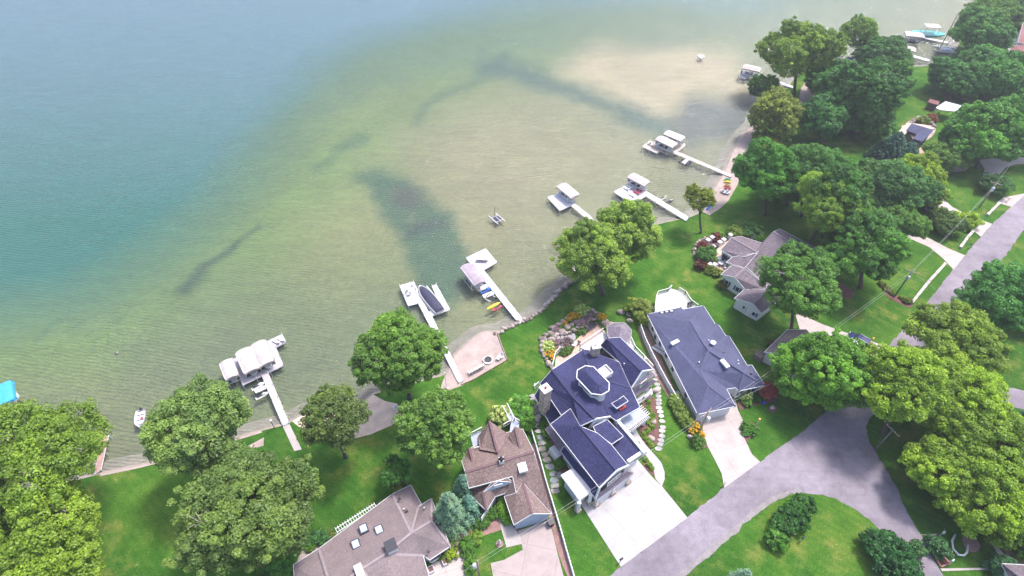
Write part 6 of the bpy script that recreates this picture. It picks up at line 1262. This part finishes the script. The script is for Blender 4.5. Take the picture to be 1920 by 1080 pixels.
# wooded middle right
mid_ = [(1545, 492, 1552, 385, 62, .95, (.125, .215, .035), 'tall yellowish green tree rising behind the ranch house'), (1640, 560, 1625, 460, 80, .80, (.062, .165, .036), 'largest green maple over the ranch lawn'), (1600, 470, 1590, 410, 55, .8, (.065, .15, .035), 'green tree in the gap between the two tallest maples'),
 (1690, 420, 1685, 352, 62, .75, (.060, .150, .060), 'bluish green tree in the middle of the wooded lots'), (1720, 400, 1728, 328, 42, .85, (.165, .245, .030), 'bright yellow green tree behind the forked driveway'), (1700, 470, 1690, 415, 45, .75, (.085, .18, .045), 'mid green tree at the head of the forked driveway'),
 (1776, 440, 1773, 415, 34, .65, (.085, .150, .050), 'small weeping tree on the lawn between the driveways'), (1480, 425, 1437, 322, 58, 1.0, (.030, .105, .032), 'dark tree leaning over the kayaks on the east beach'), (1435, 275, 1440, 268, 30, .9, (.12, .16, .035), 'olive shrub like tree where the shore bends'),
 (1530, 420, 1508, 330, 62, .9, (.055, .145, .040), 'dense green tree inland of the east beach'), (1475, 385, 1465, 345, 45, .9, (.030, .10, .03), 'dark lower tree beside the east beach lawn'), (1480, 275, 1455, 215, 48, 1.15, (.145, .185, .050), 'pale olive willow at the bend of the shore'), (1450, 200, 1434, 168, 30, 1.0, (.060, .145, .035), 'slim green tree at the tip of the shore'),
 (1500, 185, 1500, 92, 68, .80, (.140, .220, .045), 'pale willow with forked dark trunk above the beach terrace'), (1612, 122, 1612, 65, 38, 1.0, (.060, .120, .045), 'tall dark tree behind the far docks'), (1655, 150, 1655, 108, 46, .85, (.048, .125, .045), 'green tree hiding the end of a distant dock'), (1600, 250, 1608, 172, 70, .85, (.024, .082, .036), 'massive dark oak in the middle of the far lots'),
 (1680, 200, 1672, 152, 38, .95, (.030, .090, .042), 'dark tree at the edge of the bright far lawn'), (1540, 275, 1537, 222, 42, .95, (.024, .085, .045), 'bluish dark tree right of the pale willow'), (1605, 250, 1622, 218, 48, .75, (.028, .092, .040), 'dark spreading tree over the shady far lawn'), (1560, 190, 1560, 150, 44, .8, (.03, .095, .04), 'dark tree behind the beach terrace'), (1805, 95, 1840, 62, 58, .75, (.070, .175, .060), 'fresh green tree by the far cove'),
 (1870, 50, 1868, 22, 44, .8, (.045, .105, .035), 'dark tree on the far point of the shore'), (1915, 30, 1912, 6, 34, .8, (.03, .09, .045), 'dark tree in the top right corner'), (1935, 60, 1935, 45, 34, .8, (.10, .2, .04), 'green tree cut off at the right edge near the red roof'), (1785, 190, 1780, 148, 46, .8, (.024, .085, .042), 'dark tree over the brown wooden shed'), (1850, 195, 1850, 140, 72, .72, (.030, .100, .045), 'broad dark maple behind the pavilion'),
 (1915, 190, 1915, 140, 52, .8, (.026, .09, .045), 'dark tree below the red roofed house'), (1850, 330, 1848, 252, 66, .78, (.040, .120, .040), 'broad green maple in front of the pool house'), (1910, 310, 1915, 235, 58, .9, (.032, .105, .04), 'green maple at the right edge above the loop driveway'), (1790, 338, 1772, 296, 40, .75, (.085, .165, .04), 'pale green tree with thick trunk at the wide driveway'),
 (1815, 310, 1800, 262, 36, .8, (.04, .12, .04), 'green tree hiding the corner of the pool house'), (1868, 365, 1868, 347, 30, .65, (.05, .13, .05), 'low tree round the leaning utility pole'), (1560, 355, 1548, 315, 48, .9, (.030, .10, .035), 'dark tree at the wood edge above the ranch house'), (1640, 330, 1640, 320, 36, .7, (.055, .13, .045), 'green tree beside the blue spruces of the far lot'), (1745, 395, 1748, 360, 34, .8, (.15, .23, .035), 'yellow green young tree left of the wide driveway'), (1515, 460, 1580, 350, 44, .9, (.05, .135, .04), 'green tree top between the willow and the maples')]
for a in mid_: tree(a[0], a[1], a[2], a[3], a[4], a[5], a[6], a[7], 11 if a[4] > 40 else 8)
# conifers
def conifer(bx, by, tx, ty, rpx, colr, label, tip=None, h=None):
    TS[0] += 1; sd_ = TS[0]; b = P(bx, by, 0); z = h or topz(bx, by, tx, ty); Rr = rpx*px_size(b)/.95; rs = np.random.RandomState(sd_); C_, S_, T_ = [], [], []
    zz = .25*z*.3
    while zz < z*.97:
        f = 1-zz/z; r = Rr*(f**.75); n = max(3, int(r*5.2))
        for k in range(n):
            a = 2*math.pi*(k+rs.rand()*.6)/n; L_ = r*rs.uniform(.80, 1.1)
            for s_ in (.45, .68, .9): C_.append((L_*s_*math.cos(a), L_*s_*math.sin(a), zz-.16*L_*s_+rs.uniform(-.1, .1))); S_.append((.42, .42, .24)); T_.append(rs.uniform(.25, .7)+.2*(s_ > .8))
        zz += max(.34, z*.055)*(.5+.6*f)
    C_.append((0, 0, z*.97)); S_.append((.15, .15, .5)); T_.append(.5)
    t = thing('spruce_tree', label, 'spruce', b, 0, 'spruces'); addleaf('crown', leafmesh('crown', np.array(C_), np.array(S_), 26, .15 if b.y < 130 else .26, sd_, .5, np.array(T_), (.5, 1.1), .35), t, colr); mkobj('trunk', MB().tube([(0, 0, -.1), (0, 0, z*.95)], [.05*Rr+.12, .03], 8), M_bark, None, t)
    if tip: addleaf('cone_cluster', leafmesh('cone_cluster', np.array([(0, 0, z*.93), (.1, .1, z*.86), (-.2, 0, z*.80)]), np.array([(.3, .3, .5), (.5, .5, .4), (.7, .6, .3)]), 120, .12, sd_), t, (.33, .24, .14))
    return t
BS = (.135, .225, .270)
conifer(848, 985, 829, 896, 42, BS, 'tallest blue spruce with brown cones at its tip', True, 10.5); conifer(872, 935, 854, 874, 28, (.10, .19, .25), 'blue spruce behind the tallest one, next to the brown house', None, 7.5); conifer(880, 965, 872, 922, 28, (.10, .20, .28), 'lowest and bluest spruce beside the brown house bay', None, 6.0)
conifer(1660, 303, 1668, 236, 42, (.05, .11, .14), 'dark blue spruce, left of the pair near the pool house'); conifer(1690, 308, 1698, 258, 38, (.055, .12, .15), 'dark blue spruce, right of the pair near the pool house'); conifer(1905, 800, 1906, 768, 24, (.05, .11, .13), 'small blue spruce at the right edge by the side road', None, 5); conifer(1380, 1100, 1383, 1068, 24, BS, 'tip of a pale blue spruce at the bottom edge', None, 6)
conifer(1640, 300, 1640, 285, 22, (.022, .06, .05), 'dark low spruce behind the dark blue pair', None, 6)
# shrubs and flowers
def shrub(x, y, r, colr, label, name='shrub', ratio=.75, cat='shrub', group='garden shrubs', size=.13, puff=None, z=None, petal=None, elong=None, rz=0):
    TS[0] += 1; sd_ = TS[0]; v = P(x, y, 0); puff = puff or max(.22, min(.6, r*.3)); C_, S_, L = crown_puffs(r, r*ratio, sd_, 8, puff, -.2); zc = r*ratio*.65
    if elong: C_[:, 0] *= elong
    n = int(puff*puff*4*math.pi*.8/(size*size*1.24)); n = max(14, min(160, n)); t = thing(name, label, cat, v, rz, group); addleaf('foliage', leafmesh('foliage', C_, S_, n, size, sd_), t, colr, None, Vector((0, 0, zc)))
    mb = MB()
    for a in (0, 2.1, 4.2): mb.tube([(0, 0, 0), (r*.2*math.cos(a), r*.2*math.sin(a), zc*.5), (r*.5*math.cos(a), r*.5*math.sin(a), zc)], [.05, .035, .015], 5)
    mkobj('stem', mb, M_bark, None, t)
    if petal: addleaf('flowers', leafmesh('flowers', C_*1.04+np.array([0, 0, .06]), S_*.8, max(5, n//3), size*.8, sd_+1, .9, None, (.95, 1.2), .9), t, petal, M_petal, Vector((0, 0, zc)))
    return t
ORC = (.52, .25, .015); PUR = (.22, .13, .30); WHT = (.36, .40, .24); SG = (.075, .165, .030); SD = (.030, .095, .022)
for i, (x, y, r) in enumerate(((440, 212, .75), (490, 208, .6), (402, 243, .55), (355, 302, .6), (765, 228, .85), (182, 645, .8), (212, 620, .55), (210, 668, .55), (265, 597, .45))): q = A1([(x, y)])[0]; shrub(q[0], q[1], r, SG, 'orange flower clump, %s clockwise among the rock garden boulders' % ORD[i], 'flower_clump', .7, 'flowers', 'orange flowers in the rock garden', .11, petal=ORC)
for i, (x, y, r) in enumerate(((620, 205, 1.0), (540, 312, 1.0), (395, 512, 1.1), (290, 520, 1.0), (590, 235, .7), (250, 360, .8))): q = A1([(x, y)])[0]; shrub(q[0], q[1], r, (.09, .12, .09), 'lavender clump, %s of the purple clumps in the rock garden' % ORD[i], 'lavender_clump', .6, 'flowers', 'lavender in the rock garden', .1, petal=PUR)
for i, (x, y, r) in enumerate(((547, 160, 1.3), (168, 562, 1.25))): q = A1([(x, y)])[0]; shrub(q[0], q[1], r, (.16, .27, .045), 'pale green hosta, %s in the rock garden' % ('upper one' if i == 0 else 'lower left one'), 'hosta', .6, 'plant', 'hostas in the rock garden', .2, petal=WHT)
for i, (x, y, r) in enumerate(((770, 275, .8), (550, 365, 1.0), (385, 590, 1.0), (480, 262, .6), (435, 352, .6), (800, 320, .7), (340, 625, .7), (520, 385, .6), (690, 205, .7), (320, 330, .6), (180, 430, .6), (260, 560, .5))): q = A1([(x, y)])[0]; shrub(q[0], q[1], r, (.07, .13, .035), 'low green plant, %s among the rock garden tiers' % ORD[i], 'plant', .5, 'plant', 'green plants in the rock garden')
q = zoom(1000, 560, 1/6, [(1195, 190)])[0]; shrub(q[0], q[1]+2, 2.0, (.17, .22, .07), 'tall feathery pale green grass shrub behind the white fence', 'tall_shrub', 1.0, size=.16, elong=2.0, rz=R(-62))
for i, (x, y) in enumerate(((1157, 75), (1150, 125), (1165, 150), (1155, 190), (1195, 195), (1190, 230), (1157, 262), (1193, 305), (1152, 335), (1110, 362), (1134, 402), (1160, 440), (1187, 472), (1112, 45), (1085, 70), (1130, 600), (1162, 650), (1187, 685))):
    q = zoom(980, 740, .2037, [(x, y)])[0]; shrub(q[0], q[1], .30, (.12, .20, .035), 'tiny round shrub, %s from the porch in the mulch beds by the front walk' % ORD[i], 'round_shrub', .9, 'shrub', 'tiny round shrubs in the mulch right of the navy house', .09)
hd = [(1268, 762), (1272, 772), (1277, 780), (1283, 788), (1287, 797), (1266, 755)]
for i, (x, y) in enumerate(hd): shrub(x, y, 1.15, (.135, .20, .06), 'loose olive green shrub, %s in the row beside the curved driveway' % ORD[i], 'shrub', .8, group='olive shrubs beside the curved driveway')
for i, (x, y, r) in enumerate(((1298, 803, 1.0), (1305, 812, .9), (1294, 797, .7), (1312, 818, .7))): shrub(x, y, r, SG, 'orange flower clump, %s in the bed under the utility pole' % ORD[i], 'flower_clump', .8, 'flowers', 'orange flowers under the utility pole', .12, petal=ORC)
shrub(1307, 832, 1.0, (.07, .15, .035), 'green shrub at the lowest corner of the bed under the pole')
shrub(1395, 745, 1.2, (.12, .22, .05), 'white flowering hydrangea at the entrance of the long house', 'hydrangea', .8, petal=WHT); shrub(1400, 757, .8, SG, 'low green plant below the white hydrangea'); shrub(1424, 747, 1.0, SD, 'dark green round shrub beside the purple maple'); shrub(1411, 748, .8, SD, 'small green shrub under the long house windows')
tree(1442, 748, 1441, 733, 17, .75, (.095, .022, .045), 'purple leaved maple at the right corner of the long house', 8, size=.12, puff=.5, name='purple_maple', group=None)
for i, (x, y, r) in enumerate(((1402, 806, 1.0), (1411, 810, .9), (1399, 799, .6), (1398, 814, .55))): shrub(x, y, r, (.06, .16, .035), 'bright green shrub, %s in the island bed right of the curved driveway' % ORD[i])
for i, (x, y, r) in enumerate(((876, 978, 0), (886, 974, .85), (896, 981, .95), (908, 978, .95), (917, 971, .9), (925, 963, .85), (929, 955, .7), (903, 986, .8))):
    if r: shrub(x, y, r, (.055, .13, .030), 'dark green mound shrub, %s along the bay of the brown house' % ORD[i], group='foundation shrubs of the brown house')
shrub(893, 1010, .9, (.12, .20, .04), 'light grassy clump in the red gravel', 'plant'); shrub(945, 958, 1.6, (.11, .23, .03), 'narrow bright green hedge along the path to the door', 'hedge', .6, 'hedge', elong=.45, rz=R(15)); shrub(950, 972, 1.3, (.10, .22, .03), 'lower narrow hedge along the path to the door', 'hedge', .6, 'hedge', elong=.5, rz=R(15))
shrub(877, 1028, 1.35, (.06, .15, .025), 'clipped dark hedge between the corner driveway and the lawn, upper half', 'hedge', .6, 'hedge', elong=.7); shrub(883, 1062, 1.35, (.06, .15, .025), 'clipped dark hedge between the corner driveway and the lawn, lower half', 'hedge', .6, 'hedge', elong=.55)
for i, (x, y, r, c_) in enumerate(((846, 1012, .95, (.13, .28, .03)), (842, 1002, .8, (.10, .24, .03)), (851, 1020, .9, (.13, .16, .11)), (840, 1040, 1.1, (.16, .22, .02)), (871, 985, .8, SD), (830, 1043, .7, SG))): shrub(x, y, r, c_, 'rounded shrub, %s from the top beside the mauve house corner' % ORD[i])
for i, (x, y, r, c_) in enumerate(((588, 1017, 1.0, BG), (596, 1008, .9, BG), (607, 1012, 1.1, (.04, .12, .05)), (583, 1026, .8, SG), (621, 1008, .8, (.08, .12, .05)), (530, 1078, 1.7, (.05, .16, .035)), (510, 1082, 1.2, SD), (745, 915, .8, (.14, .2, .04)), (758, 912, .7, (.09, .12, .06)), (865, 925, 1.2, SD))): shrub(x, y, r, c_, 'garden shrub, %s counted along the back of the mauve house' % ORD[i])
for i, (x, y, r, c_, p_) in enumerate(((938, 786, 1.7, (.16, .24, .07), WHT), (975, 772, 2.1, (.10, .24, .05), None), (980, 784, 1.9, (.09, .22, .04), None), (966, 766, 1.3, (.14, .22, .06), WHT), (987, 800, 1.3, (.09, .22, .03), None))): shrub(x, y, r, c_, 'tall shrub, %s round the rear walkway of the brown house' % ORD[i], ratio=.9, petal=p_)
for i, (x, y, r) in enumerate(((1024, 800, 1.0), (1027, 815, .9), (1022, 790, .7), (1050, 872, .8))): shrub(x, y, r, (.06, .15, .03), 'green shrub, %s along the left side of the navy house' % ORD[i])
for i, (x, y, r, c_) in enumerate(((1321, 486, 2.3, (.07, .17, .045)), (1377, 440, 1.6, (.13, .19, .05)), (1402, 437, 2.1, (.06, .15, .05)), (1312, 502, 1.2, (.09, .035, .03)), (1330, 510, 1.0, (.12, .16, .04)), (1343, 514, 1.0, (.13, .17, .04)), (1315, 465, 1.1, (.14, .04, .05)), (1340, 449, 1.1, (.15, .05, .06)), (1335, 470, .9, (.05, .13, .06)), (1356, 538, 1.1, (.13, .12, .03)), (1422, 450, 1.0, SG), (1353, 446, .8, SG))): shrub(x, y, r, c_, 'terrace garden shrub, %s listed round the ranch house' % ORD[i], size=.16)
for i, (x, y, r) in enumerate(((1651, 533, .6), (1657, 538, .6), (1662, 543, .6), (1667, 547, .6), (1672, 551, .5), (1699, 566, .8), (1690, 560, .5))): shrub(x, y, r, (.12, .16, .04), 'low ornamental plant, %s along the mulch bed of the front lawn' % ORD[i], 'plant', .7, 'plant', 'plants in the front lawn mulch bed')
for i, (x, y, r, c_) in enumerate(((1503, 952, 1.6, SD), (1489, 968, 1.7, (.03, .10, .022)), (1477, 980, 1.8, (.025, .09, .02)), (1465, 990, 1.6, (.03, .1, .022)), (1453, 1018, 1.4, (.06, .16, .03)), (1655, 1044, 2.6, (.022, .085, .03)), (1640, 1032, 2.2, (.022, .085, .03)), (1668, 1062, 2.5, (.02, .08, .03)), (1685, 1082, 2.4, (.02, .08, .03)), (1712, 1035, 1.3, (.05, .12, .06)), (1752, 1032, 1.5, (.045, .12, .06)), (1870, 1068, 1.8, (.04, .11, .07)), (1880, 1018, 1.2, SG), (1910, 1040, 1.3, SG))): shrub(x, y, r, c_, 'dense green bush, %s on the lawns beside the side road' % ORD[i], 'bush', .9, 'bush', 'bushes by the side road', .18)
for i, (x, y, r, c_) in enumerate(((1728, 232, 1.6, (.15, .2, .06)), (1745, 228, 1.5, (.2, .08, .05)), (1735, 425, 1.6, (.04, .1, .03)), (1728, 420, 1.4, (.12, .1, .06)), (1805, 420, 2.2, (.2, .3, .02)), (1812, 427, 1.6, (.2, .3, .02)), (1455, 658, 1.2, (.10, .07, .04)), (1446, 650, 1.0, (.09, .09, .03)))): shrub(x, y, r, c_, 'ornamental shrub, %s scattered round the far houses and driveways' % ORD[i], size=.2)
